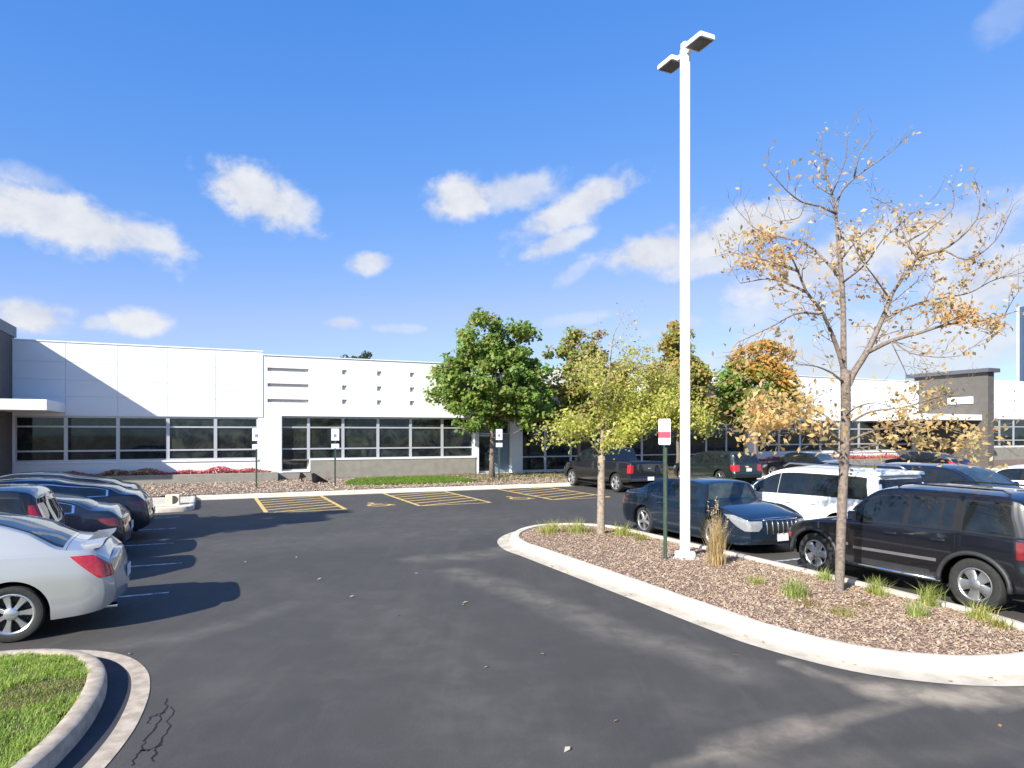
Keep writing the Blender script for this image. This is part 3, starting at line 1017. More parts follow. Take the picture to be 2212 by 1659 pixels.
    c = MB(); c.bevel_box(44.5, 50.596, 29.6, WN - .05, 3.42, 3.82, .01); c.build('canopy', WHITE, root)
    sg = MB(); sg.box(50.50, 50.598, 30.2, 32.0, 4.65, 5.15); sg.build('wall_sign', WHITE, root)
    # roof and rear
    r = MB()
    r.add([(-30, WN + .3, 5.7), (74, WN + .3, 5.7), (74, 64, 5.7), (-30, 64, 5.7)], [(0, 1, 2, 3)])
    r.build('roof', mat('roof_membrane', (.45, .45, .44), .9), root)
    r = MB()
    r.box(-30, 74, 63.9, 64.2, 0, 6.3); r.box(-30.2, -29.9, WN, 64, 0, 6.3); r.box(73.9, 74.2, WN, 64, 0, 6.3)
    r.build('rear_wall', WHITE, root)
    r = MB()
    r.box(-29.8, 73.8, WN + .55, WN + .6, .1, 5.6)
    r.build('interior_wall', mat('interior_dark', (.05, .05, .05), .9), root)

    # grey planter wall in front of section A, with its own lights
    pl = MB(); pl.bevel_box(-6.6, 3.0, 33.02, 33.24, 0.1, .64, .02)
    pl.box(-6.6, -6.4, 33.24, 34.2, .1, .62); pl.box(2.8, 3.0, 33.24, 34.2, .1, .62)
    p = pl.build('planter_wall', GREYB, None); p.rotation_euler = (0, 0, ANG)
    tag(p, 'low grey planter wall under the panelled white facade', 'wall')
    so = MB(); so.box(-6.38, 2.78, 33.25, 34.24, .1, .56)
    s = so.build('planter_soil', SOIL); s.rotation_euler = (0, 0, ANG); structure(s, 'soil in the grey planter')

    # far glass tower at the right edge
    tt = thing('office_tower', 'taller blue grey building rising behind the right end of the white building', 'building', (0, 0, 0), ANG)
    BT = mat('blue_grey_cladding', (0.045, 0.08, 0.14), .5, var=.06)
    b = MB(); b.box(97.6, 122, 44.7, 52.6, 0, 19.2); b.build('wall', BT, tt)
    b = MB(); b.box(97.48, 97.596, 52.42, 52.66, 0, 19.3); b.build('corner_trim', WHITE, tt)
    for i in range(5):
        for j in range(4):
            p = MB(); p.box(97.54, 97.598, 45.1 + j * 1.75, 46.6 + j * 1.75, 2.6 + i * 3.2, 4.9 + i * 3.2)
            p.build('window', GLASS, tt)


build_building()
# ------------------------------------------------------------------ trees and plants
BARK = mat('bark_grey', (0.17, 0.135, 0.11), .9, var=.35, vscale=18, bump=.8, bscale=35)
BARK2 = mat('bark_tan', (0.30, 0.24, 0.19), .9, var=.3, vscale=16, bump=.7, bscale=35)
LEAF = leaf_mat('leaf', .46)
LEAFD = leaf_mat('leaf_dry', .35, .7)


def leaves_at(C, size, rng, aspect=.55, flat=.5, droop=0.0, fold=.25, light=0.0):
    """kite-shaped folded leaves centred at C (n,3); size (n,)"""
    n = len(C)
    nrm = rng.normal(0, 1, (n, 3)); nrm[:, 2] += flat * 2
    nrm += np.array(to_sun) * light          # leaves turn towards the light
    nrm /= np.linalg.norm(nrm, axis=1)[:, None]
    r = rng.normal(0, 1, (n, 3)); r[:, 2] -= droop
    d = r - nrm * np.sum(r * nrm, axis=1)[:, None]
    d /= np.linalg.norm(d, axis=1)[:, None] + 1e-9
    s = np.cross(nrm, d)
    L = size[:, None]
    a = C - d * L * .5; b = C + d * L * .5
    l = C - d * L * .08 + s * L * aspect * .5 + nrm * L * fold * .4
    q = C - d * L * .08 - s * L * aspect * .5 + nrm * L * fold * .4
    return np.stack([a, l, b, q], 1)


def crown_tree(name, label, cat, t, n, z0, trunk_h, blobs, nleaf, pal, leaf=.15, seed=1, group=None, trunk_r=.12, autumn=None, lean=0.0, clump=.46, crown_name='crown'):
    """blobs: list of (dx, dy, z, rx, ry, rz) lobes of the crown relative to the trunk foot, world axes"""
    rng = np.random.default_rng(seed); rr = random.Random(seed)
    x, y = xy(t, n)
    root = thing(name, label, cat, (x, y, z0), 0, group)
    zt = max(b[2] + b[5] * .3 for b in blobs)
    mb = MB()
    path = []
    for i in range(9):
        s = i / 8
        path.append((lean * s + rr.uniform(-.04, .04) * (i > 0), rr.uniform(-.04, .04) * (i > 0), -.1 + (zt + .1) * s))
    mb.tube(path, [trunk_r * (1.35 if i == 0 else 1.0 - .85 * i / 8) for i in range(9)], 10)
    # lobes filled with leaf clumps
    cl = []
    vol = np.array([b[3] * b[4] * b[5] for b in blobs]); vol = vol / vol.sum()
    ncl = max(30, int(nleaf / 55))
    for b, w in zip(blobs, vol):
        k = max(4, int(ncl * w))
        u = rng.normal(0, 1, (k, 3)); u /= np.linalg.norm(u, axis=1)[:, None]
        r = rng.uniform(.35, 1.0, k) ** .6
        cl.append(np.array(b[:3]) + u * r[:, None] * np.array(b[3:6]))
    cl = np.concatenate(cl)
    # limbs to some of the clumps
    for c in cl[rng.choice(len(cl), min(len(cl), 46), replace=False)]:
        zf = max(trunk_h * .8, min(c[2] - .35 * math.hypot(c[0], c[1]), zt * .9))
        b0 = Vector((lean * zf / zt, 0, zf)); c = Vector(c)
        md = b0.lerp(c, .5) + Vector((rr.uniform(-.15, .15), rr.uniform(-.15, .15), -.12))
        mb.tube([b0, md, c], [trunk_r * .34, trunk_r * .2, .012], 5)
    mb.build('trunk', BARK, root, smooth=True)
    per = rng.multinomial(nleaf, rng.dirichlet(np.full(len(cl), 3.0)))
    cs = np.repeat(cl, per, axis=0)
    sz = np.repeat(rng.uniform(.65, 1.35, len(cl)), per)
    off = rng.normal(0, 1, (nleaf, 3)); off /= np.linalg.norm(off, axis=1)[:, None]
    off *= (rng.uniform(0, 1, nleaf) ** .5)[:, None]
    C = cs + off * np.array([1, 1, .72]) * clump * sz[:, None]
    keep = C[:, 2] > trunk_h * .62
    C = C[keep]
    idc = np.repeat(np.arange(len(cl)), per)[keep]
    pal = np.array(pal)
    ctone = rng.uniform(.88, 1.14, len(cl))
    cpick = rng.integers(0, len(pal), len(cl))
    pick = np.where(rng.random(len(C)) < .55, cpick[idc], rng.integers(0, len(pal), len(C)))
    col = pal[pick] * ctone[idc][:, None] * rng.uniform(.8, 1.25, (len(C), 1))
    if autumn:
        a_fn, acol = autumn
        f = np.clip(a_fn(C) + rng.normal(0, .18, len(C)) + (rng.random(len(cl))[idc] - .5) * .5, 0, 1)
        ac = np.array(acol)[rng.integers(0, len(acol), len(C))] * rng.uniform(.8, 1.2, (len(C), 1))
        m = rng.random(len(C)) < f
        col[m] = ac[m]
    V = leaves_at(C, leaf * rng.uniform(.7, 1.3, len(C)), rng, .75, .25, light=1.1)
    obj(crown_name, quads_mesh(crown_name, V, col, LEAF), root)
    return root


G1 = [(.15, .245, .045), (.20, .295, .055), (.12, .205, .045), (.255, .325, .08), (.165, .275, .075)]
G2 = [(.27, .305, .075), (.32, .32, .085), (.21, .265, .075), (.35, .30, .095)]
RED = [(.34, .22, .09), (.36, .26, .09), (.32, .20, .10)]
ORA = [(.52, .27, .06), (.58, .34, .08), (.45, .23, .06), (.54, .38, .13)]


def mid_trees():
    grp = 'young street trees in front of the building'
    crown_tree('maple_tree', 'large round green maple with a slim trunk in front of the white facade', 'tree', 13.15, 31.3, .2, 2.3,
               [(-.1, 0, 4.9, 2.7, 2.5, 1.9), (-.5, 0, 6.9, 1.5, 1.5, 1.65), (-.45, .1, 8.1, .75, .8, .7), (.9, 0, 6.6, 1.5, 1.4, 1.45), (-2.2, 0, 4.8, 1.2, 1.3, 1.3), (1.6, -.2, 3.8, 1.7, 1.5, 1.35), (-.9, -.3, 3.2, 1.5, 1.5, .9),
                (-1.5, 0, 6.2, .9, 1.0, 1.0), (1.55, 0, 7.3, .55, .6, .8), (2.5, .2, 3.4, .7, .9, .7), (2.3, 0, 5.2, .8, .9, 1.0), (-2.4, 0, 3.9, .7, .8, .7)], 21000, G1, .215, 3, grp, .13,
               (lambda C: np.clip((C[:, 2] - 6.4) / 3.0, 0, .75) * (C[:, 0] < .2) * .45 + .02, RED + G2))
    crown_tree('maple_tree', 'ragged maple turning reddish brown behind the yellow green sapling', 'tree', 18.4, 31.5, .2, 2.2,
               [(.2, 0, 4.6, 1.6, 1.5, 1.8), (-.2, 0, 6.6, .9, 1.0, 1.4), (.9, 0, 6.9, .65, .8, 1.1), (-1.35, 0, 6.5, .6, .6, .35), (-1.1, 0, 4.0, 1.2, 1.2, 1.3), (1.9, 0, 4.6, 1.1, 1.2, 1.4), (-.2, 0, 7.7, .4, .5, .6), (2.4, 0, 5.6, .8, .9, .8), (-.2, -.4, 2.9, 1.7, 1.3, .7)], 15000, G2 + G1[:2], .21, 8, grp, .11,
               (lambda C: np.clip(.22 + C[:, 0] * .2 + (C[:, 2] - 4) * .05, .05, .65), RED))
    crown_tree('maple_tree', 'slim olive green maple directly behind the white light pole', 'tree', 25.0, 31.5, .2, 2.3,
               [(0, 0, 5.0, 1.7, 1.6, 2.0), (.0, 0, 7.2, 1.0, 1.0, 1.4), (.9, 0, 5.4, 1.0, 1.0, 1.3), (-1.0, 0, 5.2, 1.0, 1.0, 1.2), (-.2, 0, 8.1, .4, .5, .5), (.3, -.3, 3.2, 1.9, 1.4, .9), (1.7, 0, 4.2, .9, 1.0, 1.0)], 16000, G2, .21, 11, grp, .11,
               (lambda C: np.clip(.36 - C[:, 0] * .1, .1, .7), ORA[:2] + RED[:2] + [(.40, .34, .09), (.42, .38, .10)]))
    crown_tree('maple_tree', 'round maple with an orange top and green skirts right of the light pole', 'tree', 31.0, 31.5, .2, 2.3,
               [(0, 0, 5.0, 2.5, 2.3, 1.9), (.3, 0, 6.7, 1.8, 1.7, 1.25), (-1.4, 0, 4.2, 1.4, 1.4, 1.3), (1.7, 0, 4.3, 1.3, 1.4, 1.2), (.2, 0, 3.4, 1.9, 1.8, .8), (.9, 0, 7.6, .7, .7, .45)], 20000, G1 + G2[:1], .22, 14, grp, .13,
               (lambda C: np.clip((C[:, 2] - 4.7 + C[:, 0] * .5) * .5, .04, .95), ORA))
    crown_tree('pine_tree', 'dark evergreen top showing above the roof of the white building', 'tree', 11.4, 55, 0, 3.0,
               [(-.9, 0, 8.0, .75, .8, 1.5), (.6, 0, 7.7, 1.0, 1.0, 1.6), (-2.1, 0, 7.2, .8, .9, 1.0), (1.6, 0, 7.3, .7, .9, 1.0), (-.2, 0, 5, 1.9, 1.9, 2.4)], 9000, [(.035, .07, .03), (.05, .085, .035), (.03, .06, .04)], .2, 21, None, .2)
    crown_tree('maple_tree', 'tree beyond the left picture edge whose shadow crosses the left parking bays', 'tree', *tn(-13.9, 9.6), 0, 3.6,
               [(0, 0, 6.0, 1.9, 1.9, 1.5), (.6, .3, 6.8, 1.2, 1.2, 1.0), (-.7, -.4, 5.2, 1.3, 1.3, .9)], 7000, G1, .22, 41, grp, .12)
    k = 0
    for (t, n, h) in [(82, 52, 9.9), (78, 50, 9.4)]:
        k += 1
        crown_tree('bare_tree', ['brown autumn treetop above the far right parapet', 'smaller brown treetop beside the right-hand fin roof'][k - 1], 'tree', t, n, 0, 3,
                   [(0, 0, h - 1.6, 2.2, 2.2, 1.4), (-2, 0, h - 2, 1.8, 1.8, 1.2), (2, 0, h - 1.9, 1.8, 1.8, 1.3)], 3500, [(.20, .15, .08), (.15, .12, .07), (.25, .17, .09)], .22, 30 + k, 'far treetops on the right', .2)


class Skel:
    """branch skeleton: collects tubes and twig points"""
    def __init__(self, seed):
        self.mb = MB(); self.rng = random.Random(seed); self.pts = []   # twig points (pos, weight)

    def limb(self, path, r0, r1, k=7):
        P = smooth_path([np.array(p) for p in path], .12)
        n = len(P)
        self.mb.tube([tuple(p) for p in P], [r0 + (r1 - r0) * (i / (n - 1)) ** .8 for i in range(n)], k)
        return P

    def twigs(self, P, r, every=.22, length=.6, depth=2, start=.15, up=.35, leafy=1.0):
        R = self.rng
        d = 0.0
        n = len(P)
        side = R.choice((-1, 1))
        for i in range(max(1, int(n * start)), n):
            d += float(np.linalg.norm(P[i] - P[i - 1]))
            if d < every * R.uniform(.7, 1.3): continue
            d = 0
            tan = P[i] - P[i - 1]; tan = tan / (np.linalg.norm(tan) + 1e-9)
            ax = np.array([R.gauss(0, 1), R.gauss(0, 1), R.gauss(0, .6)])
            ax -= tan * (ax @ tan); ax /= np.linalg.norm(ax) + 1e-9
            dirv = tan * R.uniform(.5, .9) + ax * R.uniform(.6, 1.0) + np.array([0, 0, up])
            dirv /= np.linalg.norm(dirv)
            L = length * R.uniform(.5, 1.2)
            m = max(3, int(L / .09))
            q = [P[i].copy()]
            dd = dirv.copy()
            for _ in range(m):
                dd = dd + np.array([R.gauss(0, .16), R.gauss(0, .16), R.gauss(.03, .12)])
                dd /= np.linalg.norm(dd)
                q.append(q[-1] + dd * L / m)
            q = np.array(q)
            rr = max(.0035, r * R.uniform(.45, .7))
            self.mb.tube([tuple(p) for p in q], [rr * (1 - .7 * j / m) for j in range(m + 1)], 4, cap=False)
            self.pts += [(p, leafy) for p in q[1:]]
            if depth > 1:
                self.twigs(q, rr, every * .75, length * .55, depth - 1, .2, up, leafy)


def honey_locust():
    """the tall sparse autumn tree on the island"""
    Yb = 9.73
    base = Vector((*gpx(1812, 1285, .13), .12))
    Yb = base.y
    root = thing('autumn_tree', 'tall sparse autumn tree with thin bare branches and scattered golden leaves on the island', 'tree', base, 0)
    S = Skel(7)

    def W(u, v, dy=0.0):
        p = wpx(u, v, Yb + dy) - base
        return (p.x, p.y, p.z)
    tr = S.limb([W(1812, 1292), W(1813, 1270), W(1818, 1120), W(1825, 960), W(1827, 880), W(1826, 800)], .064, .066, 12)
    # the leaders and limbs as they stand in the picture, spread in depth
    limbs = [
        ([(1824, 830, 0), (1822, 792, .0), (1821, 651, .05), (1811, 528, .1), (1803, 444, .05), (1792, 402, 0), (1774, 326, -.05), (1772, 292, -.05)], .055, .008),
        ([(1806, 470, .05), (1815, 418, .15), (1853, 379, .3), (1918, 333, .5), (1964, 292, .6)], .02, .005),
        ([(1845, 385, .28), (1857, 333, .2), (1895, 278, .1)], .014, .004),
        ([(1796, 420, 0), (1826, 345, -.2), (1831, 274, -.3)], .014, .004),
        ([(1824, 806, 0), (1812, 762, -.05), (1788, 700, -.2), (1772, 668, -.3), (1742, 630, -.5), (1724, 586, -.6), (1712, 560, -.7)], .042, .012),
        ([(1778, 680, -.25), (1723, 677, -.5), (1662, 708, -.8), (1593, 740, -1.1)], .017, .004),
        ([(1744, 632, -.45), (1700, 612, -.3), (1660, 602, -.1), (1600, 612, .1)], .02, .005),
        ([(1822, 640, .0), (1814, 604, .1), (1780, 560, .35), (1742, 528, .5), (1690, 512, .65), (1635, 496, .8), (1600, 462, .9)], .026, .006),
        ([(1726, 588, -.6), (1690, 570, -.5), (1640, 560, -.4), (1604, 548, -.3)], .016, .005),
        ([(1806, 462, .05), (1770, 445, -.1), (1734, 437, -.2), (1700, 412, -.35), (1652, 358, -.5)], .018, .004),
        ([(1738, 437, -.2), (1725, 470, -.5), (1680, 478, -.7)], .01, .004),
        ([(1829, 850, 0), (1840, 812, .05), (1872, 761, .15), (1906, 689, .3), (1929, 631, .4), (1956, 593, .45), (1981, 555, .5), (1990, 520, .5)], .055, .018),
        ([(1981, 556, .5), (1960, 524, .6), (1948, 494, .7), (1930, 450, .8), (1880, 425, .9)], .018, .005),
        ([(1980, 556, .5), (2050, 532, .3), (2109, 475, .1), (2117, 415, 0)], .022, .005),
        ([(1956, 524, .6), (2010, 492, .8), (2059, 448, 1.0), (2057, 395, 1.1)], .016, .004),
        ([(2035, 538, .35), (2090, 560, .1), (2150, 520, -.2), (2190, 442, -.4)], .014, .004),
        ([(1872, 762, .15), (1929, 735, -.1), (1990, 718, -.3), (2048, 700, -.5), (2120, 694, -.7), (2196, 672, -.9)], .034, .006),
        ([(1909, 687, .3), (1985, 655, .6), (2040, 643, .8), (2095, 632, 1.0), (2147, 605, 1.1), (2206, 590, 1.2)], .024, .005),
        ([(1929, 735, -.1), (1965, 762, -.3), (2030, 772, -.5), (2075, 768, -.6)], .012, .004),
        ([(1925, 738, -.1), (1950, 790, .1), (1960, 812, .2)], .01, .004),
        ([(1824, 828, 0), (1800, 808, -.2), (1765, 792, -.4), (1715, 786, -.6)], .02, .005),
        ([(1925, 650, .4), (1890, 600, .1), (1860, 560, -.1), (1840, 520, -.3)], .018, .005),
        ([(1821, 610, .05), (1870, 570, -.4), (1905, 520, -.7), (1960, 470, -.9)], .018, .005),
        ([(1818, 560, .08), (1850, 520, .5), (1890, 480, .8), (1900, 440, .9)], .016, .005),
    ]
    for pts, a, b in limbs:
        P = S.limb([W(*p) for p in pts], a, b, 6)
        S.twigs(P, max(b, a * .35), .115, .50 if pts[-1][1] > 440 else .30, 2, .25, .25, .75)
    low = [
        ([(1825, 960, 0), (1780, 925, -.3), (1720, 890, -.6), (1650, 880, -.9), (1600, 905, -1.1)], .020, .005, 3.0),
        ([(1825, 935, 0), (1770, 890, .4), (1700, 870, .7), (1640, 875, .9)], .018, .005, 3.0),
        ([(1826, 985, 0), (1790, 965, -.2), (1740, 940, -.5), (1690, 935, -.7), (1640, 950, -.9)], .015, .004, 2.6),
        ([(1826, 920, 0), (1880, 890, .3), (1950, 880, .6), (2020, 860, .9), (2070, 840, 1.1)], .018, .005, 1.5),
        ([(1826, 955, 0), (1890, 930, -.3), (1980, 915, -.6), (2070, 935, -.9), (2150, 960, -1.1)], .02, .005, 2.2),
        ([(1826, 975, 0), (1900, 960, .3), (1980, 945, .6), (2050, 960, .8), (2110, 985, 1.0)], .016, .004, 2.2),
        ([(1826, 900, 0), (1850, 880, -.5), (1890, 870, -.9), (1930, 880, -1.2)], .014, .004, 1.2),
        ([(1826, 985, 0), (1840, 970, .5), (1850, 965, .9)], .012, .004, 1.5),
    ]
    for pts, a, b, lf in low:
        P = S.limb([W(*p) for p in pts], a, b, 6)
        S.twigs(P, max(b, a * .35), .10, .40, 2, .25, -.05, lf)
    S.mb.build('trunk', mat('bark_locust', (0.20, 0.158, 0.13), .9, var=.35, vscale=22, bump=.7, bscale=45), root, smooth=True)
    rng = np.random.default_rng(4)
    P = np.array([p for p, _ in S.pts]); w = np.array([x for _, x in S.pts])
    # sprays where the photograph shows clusters of leaves
    uv = np.stack([(P[:, 0] + base.x) / (P[:, 1] + base.y) * F_PX + U0, V_HOR - (P[:, 2] + base.z - H_CAM) / (P[:, 1] + base.y) * F_PX], 1)
    dens = np.full(len(P), .13)
    for (u, v, rx, ry, a) in [(1660, 520, 80, 50, .9), (1760, 590, 90, 60, .5), (1860, 640, 60, 30, 1.3), (1760, 360, 30, 30, .6), (1660, 560, 60, 30, .9), (1960, 520, 60, 60, .8), (2040, 560, 60, 50, 1.0), (2080, 680, 110, 35, 1.5),
                              (1900, 560, 60, 30, 1.0), (1830, 540, 40, 40, .5), (1720, 615, 60, 25, .9), (2130, 640, 60, 30, 1.0), (1850, 710, 50, 40, .5), (2110, 560, 80, 50, .7), (1950, 690, 60, 40, .5), (1700, 480, 60, 30, .3),
                              (1690, 900, 110, 60, 2.2), (2010, 930, 150, 70, 1.5), (1840, 930, 40, 40, 1.2), (1990, 860, 90, 40, 1.0), (1840, 1000, 50, 20, .6)]:
        dens = np.maximum(dens, a * np.clip(1.3 - np.hypot((uv[:, 0] - u) / rx, (uv[:, 1] - v) / ry), 0, 1))
    dens[uv[:, 1] < 440] *= .6
    dens[uv[:, 1] < 340] *= .5
    wgt = dens * np.where(w > 1, w * .55, w)
    k = rng.poisson(np.where(w > 1, wgt * 1.25, wgt * 6.6))
    C = np.repeat(P, k, axis=0) + rng.normal(0, .055, (k.sum(), 3))
    low_m = np.repeat(w > 1, k)
    C[low_m] += rng.normal(0, .07, (low_m.sum(), 3))
    pal = np.array([(.56, .36, .14), (.60, .42, .19), (.50, .30, .11), (.64, .48, .27), (.46, .28, .14), (.58, .44, .30)])
    palo = np.array([(.62, .38, .13), (.68, .47, .19), (.55, .32, .12), (.66, .52, .27), (.50, .36, .14), (.44, .34, .14)])
    col = np.where(low_m[:, None], palo[rng.integers(0, len(palo), len(C))], pal[rng.integers(0, len(pal), len(C))]) * rng.uniform(.8, 1.25, (len(C), 1))
    V = leaves_at(C, np.where(low_m, rng.uniform(.06, .12, len(C)), rng.uniform(.055, .105, len(C))), rng, .5, .1, .5, light=.7)
    obj('leaves', quads_mesh('leaves', V, np.minimum(col * 1.08 + .05, .9), leaf_mat('leaf_autumn', .58)), root)
    return len(C)


def sapling():
    base = Vector((*gpx(1298, 1157, .14), .13)); Yb = base.y
    root = thing('young_tree', 'small young tree with yellow green lower leaves and bare top at the island tip', 'tree', base, 0)
    S = Skel(19)

    def W(u, v, dy=0.0):
        p = wpx(u, v, Yb + dy) - base
        return (p.x, p.y, p.z)
    S.limb([W(1298, 1163), W(1298, 1140), W(1299, 1060), W(1299, 985)], .098, .082, 12)
    S.limb([W(1299, 1000), W(1302, 930), W(1310, 850), W(1318, 780), W(1325, 725), W(1342, 690), W(1352, 662)], .055, .005, 8)
    limbs = [
        ([(1300, 985, 0), (1270, 950, -.3), (1230, 935, -.6), (1195, 960, -.8)], .026, .005, 1.0), ([(1300, 960, 0), (1250, 920, .4), (1215, 930, .7)], .02, .005, .8),
        ([(1300, 950, 0), (1350, 910, -.4), (1410, 895, -.7), (1470, 900, -.9), (1520, 915, -1.0)], .03, .005, 1.6), ([(1300, 940, 0), (1350, 890, .4), (1420, 870, .8), (1480, 875, 1.0)], .026, .005, 1.6),
        ([(1301, 930, 0), (1290, 880, -.5), (1275, 840, -.8), (1262, 800, -1.0)], .022, .005, .9), ([(1303, 910, 0), (1330, 860, -.3), (1360, 810, -.5), (1385, 775, -.6)], .022, .005, .5),
        ([(1305, 890, 0), (1340, 850, .5), (1390, 820, .8), (1440, 800, 1.0)], .022, .005, .7), ([(1308, 860, 0), (1280, 820, .3), (1262, 780, .5)], .016, .004, .4),
        ([(1312, 830, 0), (1340, 790, .3), (1372, 752, .5)], .014, .004, .35), ([(1316, 800, 0), (1300, 760, -.2), (1290, 735, -.3)], .012, .004, .3),
        ([(1322, 750, 0), (1345, 725, -.2), (1350, 705, -.2)], .008, .003, .2), ([(1301, 960, 0), (1330, 930, -.7), (1350, 930, -1.0)], .02, .005, 1.6),
        ([(1301, 950, 0), (1320, 930, .6), (1330, 925, 1.0)], .02, .005, 1.6), ([(1302, 935, 0), (1380, 905, -.1), (1440, 890, -.2)], .02, .005, 1.6),
    ]
    for pts, a, b, lf in limbs:
        P = S.limb([W(*p) for p in pts], a, b, 6)
        S.twigs(P, max(b, a * .35), .13, .55, 2, .25, .1, lf)
    S.mb.build('trunk', BARK2, root, smooth=True)
    rng = np.random.default_rng(9)
    P = np.array([p for p, _ in S.pts])
    uv = np.stack([(P[:, 0] + base.x) / (P[:, 1] + base.y) * F_PX + U0, V_HOR - (P[:, 2] + base.z - H_CAM) / (P[:, 1] + base.y) * F_PX], 1)
    dens = np.full(len(P), .6)
    for (u, v, rx, ry, a) in [(1350, 925, 140, 60, 3.4), (1460, 910, 70, 45, 3.0), (1230, 960, 50, 40, 1.4), (1340, 830, 100, 70, 1.9), (1400, 870, 90, 50, 2.2), (1370, 790, 70, 60, 1.5), (1290, 850, 70, 60, 1.3), (1440, 850, 70, 60, 1.6)]:
        dens = np.maximum(dens, .85 * a * np.clip(1.35 - np.hypot((uv[:, 0] - u) / rx, (uv[:, 1] - v) / ry), 0, 1))
    dens = dens * np.clip((uv[:, 1] - 690) / 110, .12, 1)
    k = rng.poisson(dens * 7.5)
    C = np.repeat(P, k, axis=0) + rng.normal(0, .10, (k.sum(), 3))
    v = V_HOR - (C[:, 2] + base.z - H_CAM) / (C[:, 1] + base.y) * F_PX
    ye = np.array([(.42, .45, .08), (.50, .50, .11), (.34, .40, .07), (.56, .52, .17), (.42, .38, .10)])
    ta = np.array([(.50, .38, .20), (.44, .33, .16), (.54, .44, .24), (.48, .44, .16)])
    f = np.clip((850 - v) / 130, 0, .85)
    m = rng.random(len(C)) < f
    col = ye[rng.integers(0, 5, len(C))] * rng.uniform(.75, 1.2, (len(C), 1))
    col[m] = ta[rng.integers(0, 4, m.sum())]
    V = leaves_at(C, rng.uniform(.055, .11, len(C)) * np.where(m, .75, 1), rng, .55, .2, light=.8)
    obj('leaves', quads_mesh('leaves', V, col, LEAF), root)
    return len(C)


def blades(P, Z, h, w, rng, cols, lean=.4, curl=.3):
    """grass blades: two quads each, leaning"""
    n = len(P)
    az = rng.uniform(0, 2 * np.pi, n)
    d = np.stack([np.cos(az), np.sin(az)], 1)
    ln = np.abs(rng.normal(0, lean, n))
    s = np.stack([-d[:, 1], d[:, 0], np.zeros(n)], 1) * (w / 2)[:, None]
    b = np.stack([P[:, 0], P[:, 1], Z], 1)
    dm = np.stack([d[:, 0] * ln * h * .4, d[:, 1] * ln * h * .4, h * .6], 1)
    dt = np.stack([d[:, 0] * (ln + curl) * h * .8, d[:, 1] * (ln + curl) * h * .8, h * (1 - .25 * np.minimum(ln, 1.2))], 1)
    V = np.concatenate([np.stack([b - s, b + s, b + dm + s * .8, b + dm - s * .8], 1), np.stack([b + dm - s * .8, b + dm + s * .8, b + dt + s * .1, b + dt - s * .1], 1)])
    c = np.array(cols)[rng.integers(0, len(cols), n)] * rng.uniform(.75, 1.25, (n, 1))
    return V, np.concatenate([c, c])


LAWNC = [(.28, .43, .07), (.35, .48, .09), (.21, .36, .055), (.40, .50, .13), (.44, .43, .17)]


